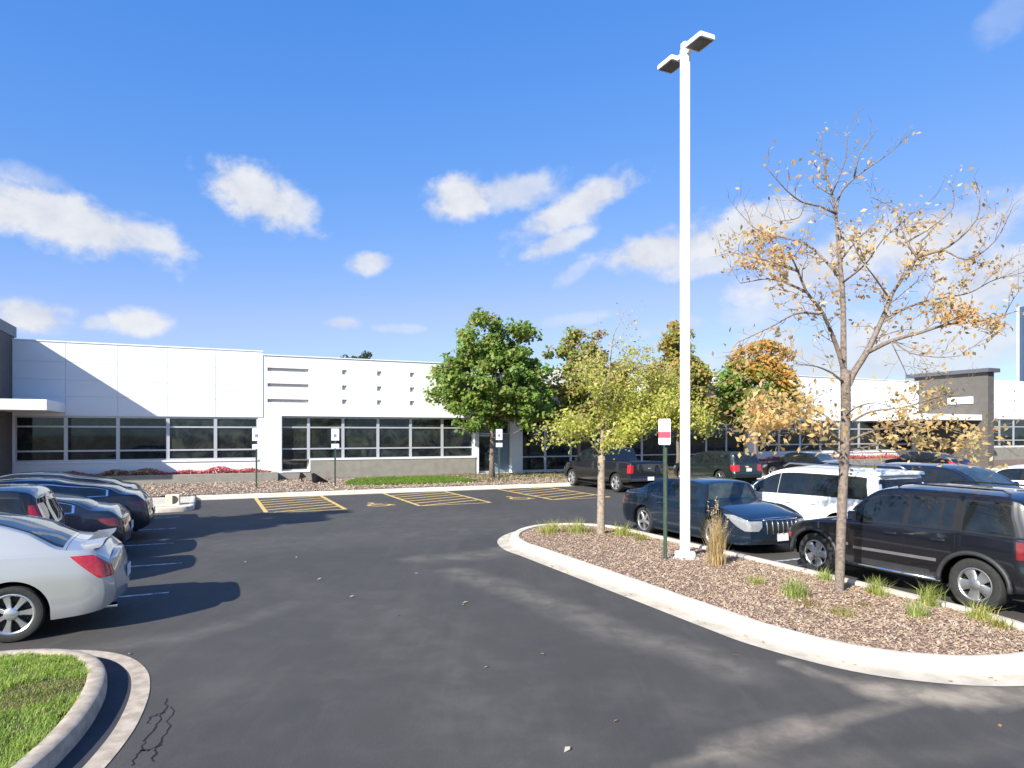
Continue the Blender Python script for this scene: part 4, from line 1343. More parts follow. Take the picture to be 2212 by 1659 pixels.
def grasses():
    rng = np.random.default_rng(12)
    # lawn corner
    poly = offset_path(LGW, .16)
    vis = np.array([(-6.2, 4.0), (-2.4, 4.0), (-2.4, 9.0), (-6.8, 9.0)])
    P = rng.uniform(vis.min(0), vis.max(0), (170000, 2))
    closed = np.vstack([poly, [poly[-1] + (poly[0] - poly[-1]) * .5]])
    P = P[in_poly(P, closed)]
    kx = P[:, 0] / P[:, 1] * F_PX + U0
    P = P[(kx > -120)][:60000]
    clump = np.sin(P[:, 0] * 9.1 + 1.3 * np.sin(P[:, 1] * 7)) * np.sin(P[:, 1] * 8.3 + 1.7 * np.sin(P[:, 0] * 5.1))
    h = rng.uniform(.025, .06, len(P)) * (1 + .4 * clump)
    keep = rng.random(len(P)) < (.78 + .25 * clump)
    P, h = P[keep], h[keep]
    dz = .05 * np.clip(poly_dist(P, poly) / .8, 0, 1)
    bare = np.sin(P[:, 0] * 2.9 + 1.1) * np.sin(P[:, 1] * 2.3 + .7 * np.sin(P[:, 0] * 4)) > .55
    h = np.where(bare, h * .55, h)
    V, c = blades(P, .115 + dz, h, rng.uniform(.004, .009, len(P)), rng, LAWNC, .6)
    bb = np.concatenate([bare, bare]) & (rng.random(len(c)) < .5)
    c[bb] = np.array((.30, .23, .12)) * rng.uniform(.7, 1.2, (bb.sum(), 1))
    o = obj('lawn_grass', quads_mesh('lawn_grass', V, c, LEAF))
    o['kind'] = 'stuff'; o['label'] = 'short green grass inside the curved kerb'; o['category'] = 'grass'
    # bright patch before the building
    poly = np.array([xy(6.0, 29.4), xy(11.0, 29.2), xy(11.6, 31.0), xy(10.6, 32.6), xy(7.2, 32.7), xy(5.9, 31.2)])
    poly = smooth_path([p for p in poly], .3, True)
    P = rng.uniform(poly.min(0), poly.max(0), (26000, 2)); P = P[in_poly(P, poly)]
    n = -P[:, 0] * SA + P[:, 1] * CA
    V, c = blades(P, strip_ground(n), rng.uniform(.06, .16, len(P)), rng.uniform(.015, .03, len(P)), rng, [(.17, .28, .04), (.21, .32, .05), (.14, .24, .035), (.25, .34, .07)], .5)
    o = obj('grass_patch', quads_mesh('grass_patch', V, c, LEAF))
    o['kind'] = 'stuff'; o['label'] = 'bright green patch of grass before the white building'; o['category'] = 'grass'
    # thin grass under the street trees
    P = np.stack([rng.uniform(11, 48, 9000), rng.uniform(29.0, 33.6, 9000)], 1)
    Pw = np.stack([P[:, 0] * CA - P[:, 1] * SA, P[:, 0] * SA + P[:, 1] * CA], 1)
    V, c = blades(Pw, strip_ground(P[:, 1]), rng.uniform(.06, .2, len(P)), rng.uniform(.015, .03, len(P)), rng, [(.15, .17, .05), (.22, .19, .07), (.12, .15, .04)], .6)
    o = obj('thin_grass', quads_mesh('thin_grass', V, c, LEAF))
    o['kind'] = 'stuff'; o['label'] = 'thin grass below the street trees'; o['category'] = 'grass'

    # tufts on the island
    GR = [(.34, .43, .11), (.42, .48, .15), (.27, .35, .09), (.46, .47, .20)]
    YE = [(.46, .45, .13), (.52, .47, .19), (.38, .42, .10), (.34, .40, .09)]
    BR = [(.34, .24, .10), (.30, .24, .09), (.26, .25, .08)]
    tufts = [
        (1718, 1292, .34, .20, 190, GR, 'bright green grass clump left of the tall autumn tree'),
        (1635, 1266, .22, .17, 90, YE, 'thin yellow green tuft between the dry grass and the bright clump'),
        (1782, 1250, .20, .14, 90, GR, 'small green tuft behind the tall autumn tree trunk'),
        (1895, 1284, .28, .16, 140, GR + YE, 'yellow green clump just right of the tall autumn tree'),
        (2005, 1305, .30, .17, 150, YE + GR, 'yellow green clump before the rear wheel of the black car'),
        (1982, 1336, .24, .15, 140, GR, 'low bright green clump in the open mulch below the rear wheel'),
        (2118, 1335, .24, .2, 130, YE, 'yellowing clump against the rear tyre of the black car'),
        (2160, 1352, .14, .2, 110, YE + BR, 'low straggly weeds at the kerb behind the rear tyre'),
        (1815, 1330, .15, .26, 150, YE + BR, 'low brownish green weeds before the tall autumn tree'),
        (1745, 1312, .14, .22, 110, BR, 'brown dry weeds beside the bright green clump'),
        (1860, 1312, .13, .22, 90, BR, 'brown low weeds right of the trunk foot'),
        (1188, 1152, .36, .40, 190, YE, 'yellow green weeds at the far tip of the island'),
        (1245, 1152, .38, .40, 200, YE + GR, 'yellow green weeds left of the young tree trunk'),
        (1345, 1158, .36, .42, 200, YE, 'yellow green weeds right of the young tree trunk'),
        (1385, 1168, .22, .26, 120, YE + BR, 'low yellow weeds beside the sign post'),
    ]
    for i, (u, v, h, sp, k, cols, lab) in enumerate(tufts):
        x, y = gpx(u, v, .16)
        P = rng.normal(0, sp * .36, (k, 2))
        V, c = blades(P, np.full(k, -.02), h * rng.uniform(.45, 1.15, k), rng.uniform(.006, .014, k), rng, cols, .55, .35)
        o = obj('grass_clump', quads_mesh('grass_clump', V, c, LEAF), None, (x, y, .155))
        tag(o, lab, 'grass clump', 'grass clumps on the mulched island')
    # tall dry ornamental grass
    x, y = gpx(1548, 1222, .16)
    root = thing('ornamental_grass', 'tall dry tan plume grass beside the white light pole', 'grass clump', (x, y, .14))
    k = 620
    P = rng.normal(0, .06, (k, 2))
    rad = np.linalg.norm(P, axis=1)
    hh = np.clip(rng.uniform(.35, 1.0, k) * (1.12 - rad * 2.6), .18, 1.15)
    V, c = blades(P * np.array([1.0, 1.0]), np.full(k, -.03), hh, rng.uniform(.005, .011, k), rng, [(.50, .38, .21), (.58, .46, .28), (.42, .30, .16), (.54, .40, .20)], .16, .12)
    obj('stalks', quads_mesh('stalks', V, c, LEAFD), root)
    C = []
    for _ in range(15):
        p = rng.normal(0, .05, 2); h0 = rng.uniform(.7, 1.26)
        zz = rng.uniform(0, .22, 20)
        ln = rng.normal(0, .10, 2)
        C.append(np.stack([p[0] + ln[0] * (h0 - zz) + rng.normal(0, .008, 20), p[1] + ln[1] * (h0 - zz) + rng.normal(0, .008, 20), h0 - zz], 1))
    C = np.concatenate(C)
    V = leaves_at(C, rng.uniform(.025, .05, len(C)), rng, .3, 0, -1.5)
    obj('plumes', quads_mesh('plumes', V, np.array([(.56, .45, .30), (.64, .52, .36)])[rng.integers(0, 2, len(C))], LEAFD), root)
    # flower beds
    for nm, lab, t0, t1, n0, n1, z, pal2, k in [
        ('flower_bed', 'dark red and pink bedding plants in the grey planter', -6.2, 2.7, 33.35, 34.1, .58, [(.46, .11, .15), (.34, .08, .10), (.55, .22, .26), (.26, .12, .08)], 5200),
        ('flower_bed', 'red bedding plants far behind the parked cars', 33.5, 47.5, 33.0, 34.1, .6, [(.42, .10, .09), (.50, .17, .15), (.30, .08, .07)], 5000)]:
        t = rng.uniform(t0, t1, k)
        hump = .22 + .14 * np.sin(t * 3.1) * np.sin(t * 1.3 + 1)
        P = np.stack([t, rng.uniform(n0, n1, k)], 1)
        Pw = np.stack([P[:, 0] * CA - P[:, 1] * SA, P[:, 0] * SA + P[:, 1] * CA], 1)
        C = np.concatenate([Pw, (z + rng.uniform(0, 1, k) ** .8 * np.clip(hump, .1, .4))[:, None]], 1)
        V = leaves_at(C, rng.uniform(.07, .13, k), rng, .7, .3, light=1.0)
        col = 1.25 * np.array(pal2)[rng.integers(0, len(pal2), k)] * rng.uniform(.8, 1.25, (k, 1))
        if t0 < 0:
            pale = (np.abs(t + 3.2) < 1.2) & (rng.random(k) < .45)
            col[pale] = np.array([(.55, .45, .22), (.40, .42, .12), (.6, .5, .38)])[rng.integers(0, 3, pale.sum())]
        o = obj(nm, quads_mesh(nm, V, col, LEAF))
        o['kind'] = 'stuff'; o['label'] = lab; o['category'] = 'flowers'
    # leaf litter on the asphalt
    pts = [(1050, 1443), (1170, 1415), (690, 1252), (760, 1290), (999, 1308), (280, 1414), (1225, 1622), (530, 1215), (1590, 1418), (900, 1240), (860, 1330), (2160, 1570), (1330, 1560), (1005, 1303), (640, 1205)]
    C = np.array([(*gpx(*p), .012) for p in pts])
    V = leaves_at(C, rng.uniform(.05, .1, len(C)), rng, .6, 3.0)
    col = np.array([(.50, .27, .12), (.62, .55, .45), (.55, .42, .25)])[rng.integers(0, 3, len(C))]
    o = obj('leaf_litter', quads_mesh('leaf_litter', V, col, LEAFD))
    o['kind'] = 'stuff'; o['label'] = 'a few dry fallen leaves scattered on the asphalt'; o['category'] = 'leaves'


def bed_litter():
    rng = np.random.default_rng(77)
    inner = offset_path(ISLW, .22, True)
    P = np.concatenate([rng.normal(0, 1.3, (420, 2)) + np.array(gpx(1812, 1285, .13)), rng.normal(0, 1.4, (260, 2)) + np.array(gpx(1298, 1157, .13))])
    P = P[in_poly(P, inner)]
    dist = poly_dist(P, np.vstack([inner, inner[:1]]))
    C = np.concatenate([P, (.135 + .07 * np.clip(dist / .8, 0, 1))[:, None]], 1)
    G = []
    for i in rng.integers(0, len(ISLW), 70):
        q = offset_path(ISLW, -.05 - .22 * rng.random(), True)[i]
        G.append((q[0], q[1], .012))
    C = np.concatenate([C, np.array(G)])
    V = leaves_at(C, rng.uniform(.03, .075, len(C)), rng, .55, 2.2)
    pal = np.array([(.58, .40, .16), (.50, .30, .11), (.64, .50, .26), (.40, .27, .14), (.50, .46, .14)])
    o = obj('fallen_leaves', quads_mesh('fallen_leaves', V, pal[rng.integers(0, 5, len(C))] * rng.uniform(.8, 1.15, (len(C), 1)), LEAFD))
    o['kind'] = 'stuff'; o['label'] = 'small golden leaves fallen on the mulch of the island'; o['category'] = 'leaves'


bed_litter()
mid_trees()
honey_locust()
sapling()
grasses()
# ------------------------------------------------------------------ vehicles
def paint(name, base, metallic=0.0, rough=.32):
    if name in MATS: return MATS[name]
    m = bpy.data.materials.new(name); m.use_nodes = True
    g = NG(m.node_tree)
    out = g.n('ShaderNodeOutputMaterial')
    b = g.n('ShaderNodeBsdfPrincipled', ins={'Roughness': rough, 'Metallic': metallic, 'Coat Weight': 1.0, 'Coat Roughness': .035})
    g.t.links.new(b.outputs[0], out.inputs[0])
    tc = g.n('ShaderNodeTexCoord').outputs['Object']
    fl = g.noise(tc, 900, 1, .5)
    c = g.mix(g.m('MULTIPLY', g.ss(fl, .4, .7), .35), base, tuple(min(1, x * 1.5 + .004) for x in base))
    # road dust low on the body
    sep = g.n('ShaderNodeSeparateXYZ', ins={0: tc})
    low = g.m('MULTIPLY', g.ss(sep.outputs[2], .62, .22), g.ss(g.noise(tc, 5, 5, .65), .3, .8))
    c = g.mix(g.m('MULTIPLY', low, .07), c, (.20, .18, .155))
    g.put(b.inputs['Base Color'], c)
    g.put(b.inputs['Coat Weight'], g.m('SUBTRACT', 1.0, g.m('MULTIPLY', low, .5)))
    MATS[name] = m
    return m


CGLASS = mat('car_glass', (0.012, 0.016, 0.019), .02, spec=.6, var=.3, vscale=3)
CGLASS2 = mat('car_windscreen', (0.035, 0.05, 0.052), .02, spec=.7, var=.4, vscale=3)
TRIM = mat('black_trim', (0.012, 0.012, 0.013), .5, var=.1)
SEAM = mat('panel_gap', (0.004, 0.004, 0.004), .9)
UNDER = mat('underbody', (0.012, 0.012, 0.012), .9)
RUBBER = mat('tyre_rubber', (0.022, 0.022, 0.022), .8, var=.25, vscale=30, bump=.2, bscale=60)
ALLOY = mat('alloy', (0.62, 0.62, 0.63), .28, metallic=.85, var=.05)
ALLOYD = mat('alloy_grey', (0.40, 0.40, 0.41), .35, metallic=.8, var=.08)
CHROME = mat('chrome', (0.80, 0.80, 0.82), .12, metallic=1.0, var=.03)
REDL = mat('red_lens', (0.42, 0.012, 0.02), .12, coat=1.0, var=.25, vscale=25)
REDD = mat('dark_red_lens', (0.16, 0.008, 0.012), .12, coat=1.0, var=.25, vscale=25)
CLEARL = mat('clear_lens', (0.33, 0.34, 0.36), .08, metallic=.3, coat=1.0, var=.12, vscale=9)
PLATE = mat('licence_plate', (0.72, 0.72, 0.74), .5, var=.06, vscale=30)
CLAD = mat('grey_cladding', (0.03, 0.03, 0.033), .55, var=.1)


def wheel_meshes(R, w, style, rim_mat):
    key = (round(R, 3), round(w, 3), style, rim_mat.name)
    if key in wheel_meshes.c: return wheel_meshes.c[key]
    Rr = R * (.70 if style != 'five' else .62)
    t = MB()
    h = w / 2
    t.lathe_y([(Rr - .01, h * .80), (Rr + .012, h * .94), (R - .045, h * 1.0), (R - .018, h * .93), (R - .003, h * .72), (R, h * .35), (R, -h * .35), (R - .003, -h * .72), (R - .02, -h), (Rr, -h), (Rr - .02, -h * .8)], 44)
    tyre = t.mesh('tyre', RUBBER, 40)
    b = MB()
    b.lathe_y([(Rr, h * .62), (Rr - .02, h * .1), (.12, h * .05), (.10, h * .3), (0.0, h * .3)], 36)
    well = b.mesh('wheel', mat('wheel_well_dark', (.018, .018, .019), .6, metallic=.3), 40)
    r = MB()
    r.lathe_y([(Rr - .022, h * .55), (Rr - .02, h * .84), (Rr - .006, h * .93), (Rr + .006, h * .90), (Rr + .004, h * .7)], 44)
    yo = h * .84
    N = {'star7': 7, 'five': 5, 'five_thin': 5, 'six': 6, 'ten': 10}[style]
    w0, w1 = {'star7': (.055, .088), 'five': (.13, .17), 'five_thin': (.075, .06), 'six': (.10, .12), 'ten': (.035, .04)}[style]
    for i in range(N):
        a = 2 * math.pi * (i + .25) / N
        M = Matrix.Rotation(a, 4, 'Y')
        r0, r1 = .035, Rr - .012
        vs = []
        for rr_, ww, yy in ((r0, w0 * .8, yo + .008), (r0 + (r1 - r0) * .45, w0, yo - .012), (r1, w1, yo - .004)):
            vs += [(rr_, yy - .012, -ww / 2), (rr_, yy, -ww * .36), (rr_, yy, ww * .36), (rr_, yy - .012, ww / 2), (rr_, yy - .05, ww * .45), (rr_, yy - .05, -ww * .45)]
        fs = []
        for s in (0, 6):
            for j in range(6):
                j2 = (j + 1) % 6
                fs.append((s + j, s + j2, s + 6 + j2, s + 6 + j))
        r.add([M @ Vector(v) for v in vs], fs)
    r.lathe_y([(.075, yo - .04), (.072, yo + .004), (.055, yo + .014), (.0, yo + .016)], 20)
    rim = r.mesh('rim', rim_mat, 35)
    wheel_meshes.c[key] = (well, tyre, rim)
    return wheel_meshes.c[key]


wheel_meshes.c = {}


def sstep(a, b, x):
    t = np.clip((x - a) / (b - a), 0, 1)
    return t * t * (3 - 2 * t)


def build_car(S, name, label, cat, t, n, heading, group=None):
    """S: the vehicle's profiles. Local x runs forward, y to its left. heading: angle in the site frame"""
    L, hw = S['L'], S['hw']
    xr, xf = -L / 2, L / 2
    root = thing(name, label, cat, (*xy(t, n), 0), ANG + heading, group)
    top, belt, plan = pchip(S['top']), pchip(S['belt']), pchip(S['plan'])
    side = pchip(S.get('side', [(.15, .90), (.3, .955), (.5, .99), (.68, 1.0), (.85, .985), (1.0, .96), (1.3, .93)]))
    sill = pchip(S['sill'])
    leanr, leanf = pchip(S['lean_r']), pchip(S['lean_f'])
    R = S['arch']; zc = S['wr']; axles = S['axles']
    PM = S['paint']
    # stations
    xs = list(np.arange(xr + .06, xf - .05, .05))
    for e, s in ((xr, 1), (xf, -1)):
        xs += [e + s * d for d in (0, .006, .018, .036, .06, .09, .12, .15, .18, .21, .24, .28, .32, .36, .40, .44)]
    brk = []
    for a in axles:
        for th in np.linspace(0, math.pi, 25): xs.append(a + R * math.cos(th))
        xs += [a - R - .003, a + R + .003]
    for d in S['doors']:
        for x in d: brk.append(x)
    for wd in S['windows']:
        for x in wd: xs.append(x)
    for x in S.get('seams', []): brk.append(x)
    for k in ('ws', 'rw'):
        if S.get(k): xs += list(S[k])
    xs = sorted(xs)
    X = []
    for x in xs:
        if x < xr or x > xf: continue
        if any(abs(x - b) < .016 for b in brk): continue
        if X and x - X[-1] < .0025: continue
        X.append(x)
    for b in brk: X += [b - .0045, b + .0045]
    X = np.array(sorted(X)); nx = len(X)
    # section rows
    NS = 18
    fs_ = np.linspace(0, 1, NS)
    gfr = np.array([0, .03, .08, .3, .55, .80, .845, .93, 1.0])
    q = np.array([.04, .10, .2, .34, .5, .68, .85, 1.0])
    zs, ztop = belt(X), top(X)
    zb = sill(X)
    for a in axles:
        dx = np.abs(X - a)
        zb = np.where(dx <= R, np.maximum(zb, zc + np.sqrt(np.maximum(R * R - dx * dx, 0)) * S.get('arch_k', 1.0)), zb)
    zb = np.minimum(zb, zs - .05)
    g = np.maximum(ztop - zs - .018, .006)
    frac = .25 + (.90 - .25) * sstep(.08, .26, g)
    hg = g * frac
    pl = plan(X) * hw
    rowsY, rowsZ, kinds = [], [], []
    for f in fs_:
        z = zb + (zs - zb) * f
        rowsY.append(pl * side(z)); rowsZ.append(z); kinds.append('side')
    ys = rowsY[-1]
    rowsY.append(ys - .010); rowsZ.append(zs + .012); kinds.append('shoulder')
    yg = ys - .022
    tumble = S.get('tumble', .42)
    for f in gfr:
        rowsY.append(yg - tumble * hg * (f ** 1.15)); rowsZ.append(zs + .018 + hg * f); kinds.append('glass')
    ye, ze = rowsY[-1], rowsZ[-1]
    for qq in q:
        rowsY.append(ye * (1 - qq)); rowsZ.append(ze + (ztop - ze) * (1 - (1 - qq) ** 2.6)); kinds.append('roof')
    Yr, Zr = np.array(rowsY), np.array(rowsZ)           # rows x stations
    nr = len(Yr)

    def place(x, y, z):
        wr_ = sstep(xr + .75, xr, x); wf_ = sstep(xf - .75, xf, x)
        return x + wr_ * leanr(z) - wf_ * leanf(z)
    # half rows mirrored: row index 0..nr-1 left bottom -> centre, then back down the right
    full = [(Yr[j], Zr[j], kinds[j]) for j in range(nr)] + [(-Yr[j], Zr[j], kinds[j]) for j in range(nr - 2, -1, -1)]
    m = len(full)
    FY = np.array([f[0] for f in full]); FZ = np.array([f[1] for f in full])
    FX = place(np.broadcast_to(X, FY.shape), FY, FZ)
    verts = np.stack([FX, FY, FZ], -1).reshape(-1, 3)      # index row*nx+station
    verts = [tuple(v) for v in verts]
    regs = {}

    def put(key, face): regs.setdefault(key, []).append(face)

    def region(kind, x, y, z, right):
        for rk, fn, part, mk in S['regions']:
            if rk == kind and fn(x, abs(y), z):
                return (part, mk, right)
        return None
    seamset = [b for b in brk]
    xm = (X[:-1] + X[1:]) / 2
    narrow = np.diff(X) < .0095
    for j in range(m - 1):
        k1, k2 = full[j][2], full[j + 1][2]
        right = j >= nr - 1
        jj = j if not right else m - 2 - j              # lower half-row index of this strip
        kind = kinds[jj] if kinds[jj] == kinds[min(jj + 1, nr - 1)] else kinds[min(jj + 1, nr - 1)]
        if kinds[jj] == 'glass' and kinds[jj + 1] == 'roof': kind = 'roof'
        for i in range(nx - 1):
            f = (j * nx + i, j * nx + i + 1, (j + 1) * nx + i + 1, (j + 1) * nx + i)
            x = xm[i]; y = .25 * (FY[j, i] + FY[j, i + 1] + FY[j + 1, i] + FY[j + 1, i + 1]); z = .25 * (FZ[j, i] + FZ[j, i + 1] + FZ[j + 1, i] + FZ[j + 1, i + 1])
            key = region(kind, x, y, z, right)
            if key is None:
                key = ('body', 'paint', False)
                if kind == 'side':
                    for a, b in S['doors']:
                        if narrow[i] and (abs(x - a) < .005 or abs(x - b) < .005) and z > S['door_z']:
                            key = ('body', 'seam', False)
                        elif a < x < b and z > S['door_z']:
                            key = ('door', 'paint', right, a)
                elif kind == 'glass':
                    gi = jj - NS - 1
                    hgm = hg[i]
                    for a, b in S['windows']:
                        if a - .03 < x < b + .03 and hgm > .10:
                            if a < x < b and 1 <= gi < 5: key = ('side_window', 'glass', right, a)
                            elif gi <= 5: key = ('window_trim', 'chrome', False) if S.get('win_trim') else ('body', 'trim', False)
                    if key[1] == 'paint' and S.get('black_pillars') and S['black_pillars'][0] < x < S['black_pillars'][1] and hgm > .1 and gi <= 5:
                        key = ('body', 'trim', False)
                elif kind == 'roof':
                    for kk, part in (('ws', 'windscreen'), ('rw', 'rear_window')):
                        if S.get(kk):
                            a, b = S[kk]
                            if a < x < b:
                                key = (part, 'screen', False) if jj > nr - 7 else (('body', 'trim', False) if jj > nr - 8 else key)
                    if narrow[i] and any(abs(x - b) < .005 for b in S.get('seams', [])): key = ('body', 'seam', False)
                    elif key[0] == 'body' and key[1] == 'paint':
                        if S.get('hood') and S['hood'][0] < x < S['hood'][1] and jj > nr - 8: key = ('bonnet', 'paint', False)
                        if S.get('boot') and S['boot'][0] < x < S['boot'][1] and jj > nr - 8: key = ('boot_lid', 'paint', False)
            if key[0] == 'body' and key[1] == 'paint' and kind == 'side' and z < S.get('bump_z', .62):
                if x < axles[0] - R: key = ('rear_bumper', 'paint', False)
                elif x > axles[1] + R: key = ('front_bumper', 'paint', False)
            put(key, f)
    # end caps
    K = 22
    for end, st, sgn, kind, bul in ((0, 0, -1, 'cap_r', S.get('bulge_r', .05)), (1, nx - 1, 1, 'cap_f', S.get('bulge_f', .09))):
        base = len(verts)
        ids = np.zeros((nr, K + 1), int)
        for j in range(nr):
            yj, zj = Yr[j, st], Zr[j, st]
            for c in range(K + 1):
                s = 1 - 2 * c / K
                if c == 0: ids[j, c] = j * nx + st
                elif c == K: ids[j, c] = (m - 1 - j) * nx + st
                else:
                    y = yj * s
                    zz = zj
                    if j >= nr - len(q) - 1:
                        zz = zj
                    ids[j, c] = len(verts)
                    verts.append((FX[j, st] + sgn * bul * (1 - s * s) * min(1, abs(yj) / .3), y, zz))
        for j in range(nr - 1):
            for c in range(K):
                f = (ids[j, c], ids[j, c + 1], ids[j + 1, c + 1], ids[j + 1, c])
                if len(set(f)) < 4: f = tuple(dict.fromkeys(f))
                if len(f) < 3: continue
                z = .5 * (Zr[j, st] + Zr[j + 1, st]); y = .5 * (Yr[j, st] + Yr[j + 1, st]) * (1 - 2 * (c + .5) / K)
                key = region(kind, X[st], y, z, y < 0)
                put(key or (('rear_bumper' if sgn < 0 else 'front_bumper') if z < S.get('bump_z', .62) else 'body', 'paint', False), f if sgn < 0 else f[::-1])
    # inner lip of sill and arches
    base = len(verts)
    for sgn in (1, -1):
        row = 0 if sgn > 0 else m - 1
        b0 = len(verts)
        for i in range(nx):
            x, y, z = verts[row * nx + i]
            verts.append((x, y - sgn * min(.34, abs(y)), z))
        for i in range(nx - 1):
            put(('body', 'under', False), (row * nx + i, row * nx + i + 1, b0 + i + 1, b0 + i))
    # smooth normals over the whole shell
    VA = np.array(verts)
    NV = np.zeros_like(VA)
    allf = [(k, f) for k, fl in regs.items() for f in fl]
    for k, f in allf:
        if k[1] == 'under': continue
        a, b, c = VA[f[0]], VA[f[1]], VA[f[2]]
        nn = np.cross(b - a, c - a)
        if len(f) == 4: nn = nn + np.cross(c - a, VA[f[3]] - a)
        for i in f: NV[i] += nn
    NV /= np.linalg.norm(NV, axis=1)[:, None] + 1e-12
    mk = {'paint': PM, 'seam': SEAM, 'trim': TRIM, 'glass': S.get('glass', CGLASS), 'screen': S.get('screen', CGLASS2), 'under': UNDER, 'red': REDL, 'darkred': REDD, 'clear': CLEARL, 'chrome': CHROME, 'clad': CLAD,
          'grille': S.get('grille_mat', TRIM), 'plate': PLATE, 'alloy': ALLOYD}
    grouped = {}
    for k, fl in regs.items():
        grouped.setdefault((k[0],) + tuple(k[2:]), []).append((k[1], fl))
    for pk, lst in sorted(grouped.items(), key=lambda kv: str(kv[0])):
        mats = []; F = []; MI = []
        for mname, fl in lst:
            mm = mk[mname]
            if mm not in mats: mats.append(mm)
            F += fl; MI += [mats.index(mm)] * len(fl)
        used = sorted({i for f in F for i in f}); re = {o: i for i, o in enumerate(used)}
        me = bpy.data.meshes.new(pk[0])
        me.from_pydata([verts[i] for i in used], [], [tuple(re[i] for i in f) for f in F])
        for mm in mats: me.materials.append(mm)
        me.polygons.foreach_set('material_index', MI)
        me.polygons.foreach_set('use_smooth', [True] * len(F))
        me.update()
        nlist = []
        for i in used:
            v = NV[i]
            nlist.append(tuple(v) if np.linalg.norm(v) > .5 else (0, 0, 1))
        me.normals_split_custom_set_from_vertices(nlist)
        obj(pk[0], me, root)
    # lamps: crisp patches laid over the corners of the shell
    belt_f, top_f = belt, top

    def half_width(x, z):
        x = np.asarray(x, float); z = np.asarray(z, float)
        zs_ = belt_f(x); ysd = plan(x) * hw * side(np.minimum(z, zs_))
        g_ = np.maximum(top_f(x) - zs_ - .018, .006); hg_ = g_ * (.25 + .65 * sstep(.08, .26, g_))
        f_ = np.clip((z - zs_ - .018) / hg_, 0, 1)
        up = plan(x) * hw * side(zs_) - .022 - tumble * hg_ * f_ ** 1.15
        return np.where(z > zs_ + .01, up, ysd)

    def corner(end, a, z):
        sgn = -1 if end == 'r' else 1
        xe = xr if end == 'r' else xf
        bul = S.get('bulge_r', .05) if end == 'r' else S.get('bulge_f', .09)
        x = np.where(a < 0, xe - sgn * np.abs(np.minimum(a, 0)), xe)
        zz = z if S.get('lamp_high') else np.minimum(z, belt_f(x) - .006)
        yy = half_width(x, zz)
        y = np.where(a > 0, np.maximum(yy - a, 0), yy)
        X_ = place(x, y, zz) + np.where(a > 0, sgn * bul * (1 - (y / np.maximum(yy, .05)) ** 2) * np.minimum(1, yy / .3), 0)
        return np.stack([X_, y, zz], -1)
    for end, lname, lm, rws in S.get('lamps', []):
        zr = np.array([r[0] for r in rws]); a0 = np.array([r[1] for r in rws]); a1 = np.array([r[2] for r in rws])
        nz, na = 12, 26
        zz = np.linspace(zr[0], zr[-1], nz); A0 = np.interp(zz, zr, a0); A1 = np.interp(zz, zr, a1)
        Sg = np.linspace(0, 1, na)
        A = A0[:, None] + (A1 - A0)[:, None] * Sg; Zg = np.repeat(zz[:, None], na, 1)
        P = corner(end, A, Zg)
        du = np.gradient(P, axis=1); dv = np.gradient(P, axis=0)
        N = np.cross(du, dv); N /= np.linalg.norm(N, axis=2)[:, :, None] + 1e-9
        ctr = np.array([0, 0, .6]); flip = np.sign(np.sum(N * (P - ctr), axis=2)); N *= flip[:, :, None]
        O = P + N * .006; I = P - N * .008
        for sg in (1, -1):
            vs = [tuple(v) for v in (O * np.array([1, sg, 1])).reshape(-1, 3)] + [tuple(v) for v in (I * np.array([1, sg, 1])).reshape(-1, 3)]
            fs = [(i * na + j, i * na + j + 1, (i + 1) * na + j + 1, (i + 1) * na + j) for i in range(nz - 1) for j in range(na - 1)]
            o2 = nz * na
            rim_ = [(0, j) for j in range(na)] + [(i, na - 1) for i in range(1, nz)] + [(nz - 1, j) for j in range(na - 2, -1, -1)] + [(i, 0) for i in range(nz - 2, 0, -1)]
            for (i1, j1), (i2, j2) in zip(rim_, rim_[1:] + rim_[:1]):
                fs.append((i1 * na + j1, i2 * na + j2, o2 + i2 * na + j2, o2 + i1 * na + j1))
            lb = MB(); lb.add(vs, fs)
            lb.build(lname, mk[lm], root, smooth=40)
    # floor pan and dark wheel-house liners
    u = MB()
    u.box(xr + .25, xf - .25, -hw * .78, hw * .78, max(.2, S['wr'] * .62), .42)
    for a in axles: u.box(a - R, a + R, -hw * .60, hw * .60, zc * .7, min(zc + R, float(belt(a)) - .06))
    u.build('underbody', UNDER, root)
    # wheels
    tw = S.get('tyre_w', .22)
    well, tyre, rim = wheel_meshes(zc, tw, S['rim'], S.get('rim_mat', ALLOY))
    for a in axles:
        for sg in (1, -1):
            y = hw * float(plan(a)) * .985 - tw / 2 - S.get('wheel_in', .015)
            wo = obj('wheel', well, root, (a, sg * y, zc))
            wo.rotation_euler = (0, 1.1 * a, 0 if sg > 0 else math.pi)
            obj('tyre', tyre, wo); obj('rim', rim, wo)

    def ysurf(x, z): return hw * float(plan(x)) * float(side(z))
    # mirrors
    if S.get('mirror'):
        mx, mz = S['mirror']
        for sg in (1, -1):
            y = ysurf(mx, mz - .1) - .05
            b = MB()
            b.bevel_box(mx - .07, mx + .09, y + .07, y + .25, mz, mz + .15, .035)
            b.box(mx - .02, mx + .05, y - .05, y + .09, mz + .02, mz + .05)
            if sg < 0: b.v = [(x, -yy, z) for x, yy, z in b.v]; b.f = [f[::-1] for f in b.f]
            b.build('mirror', S.get('mirror_mat', PM), root, smooth=40)
    # handles
    for hx, hz in S.get('handles', []):
        for sg in (1, -1):
            y = ysurf(hx, hz)
            b = MB(); b.bevel_box(hx - .09, hx + .09, y - .01, y + .032, hz - .016, hz + .016, .008)
            if sg < 0: b.v = [(x, -yy, z) for x, yy, z in b.v]; b.f = [f[::-1] for f in b.f]
            b.build('door_handle', S.get('handle_mat', PM), root, smooth=40)
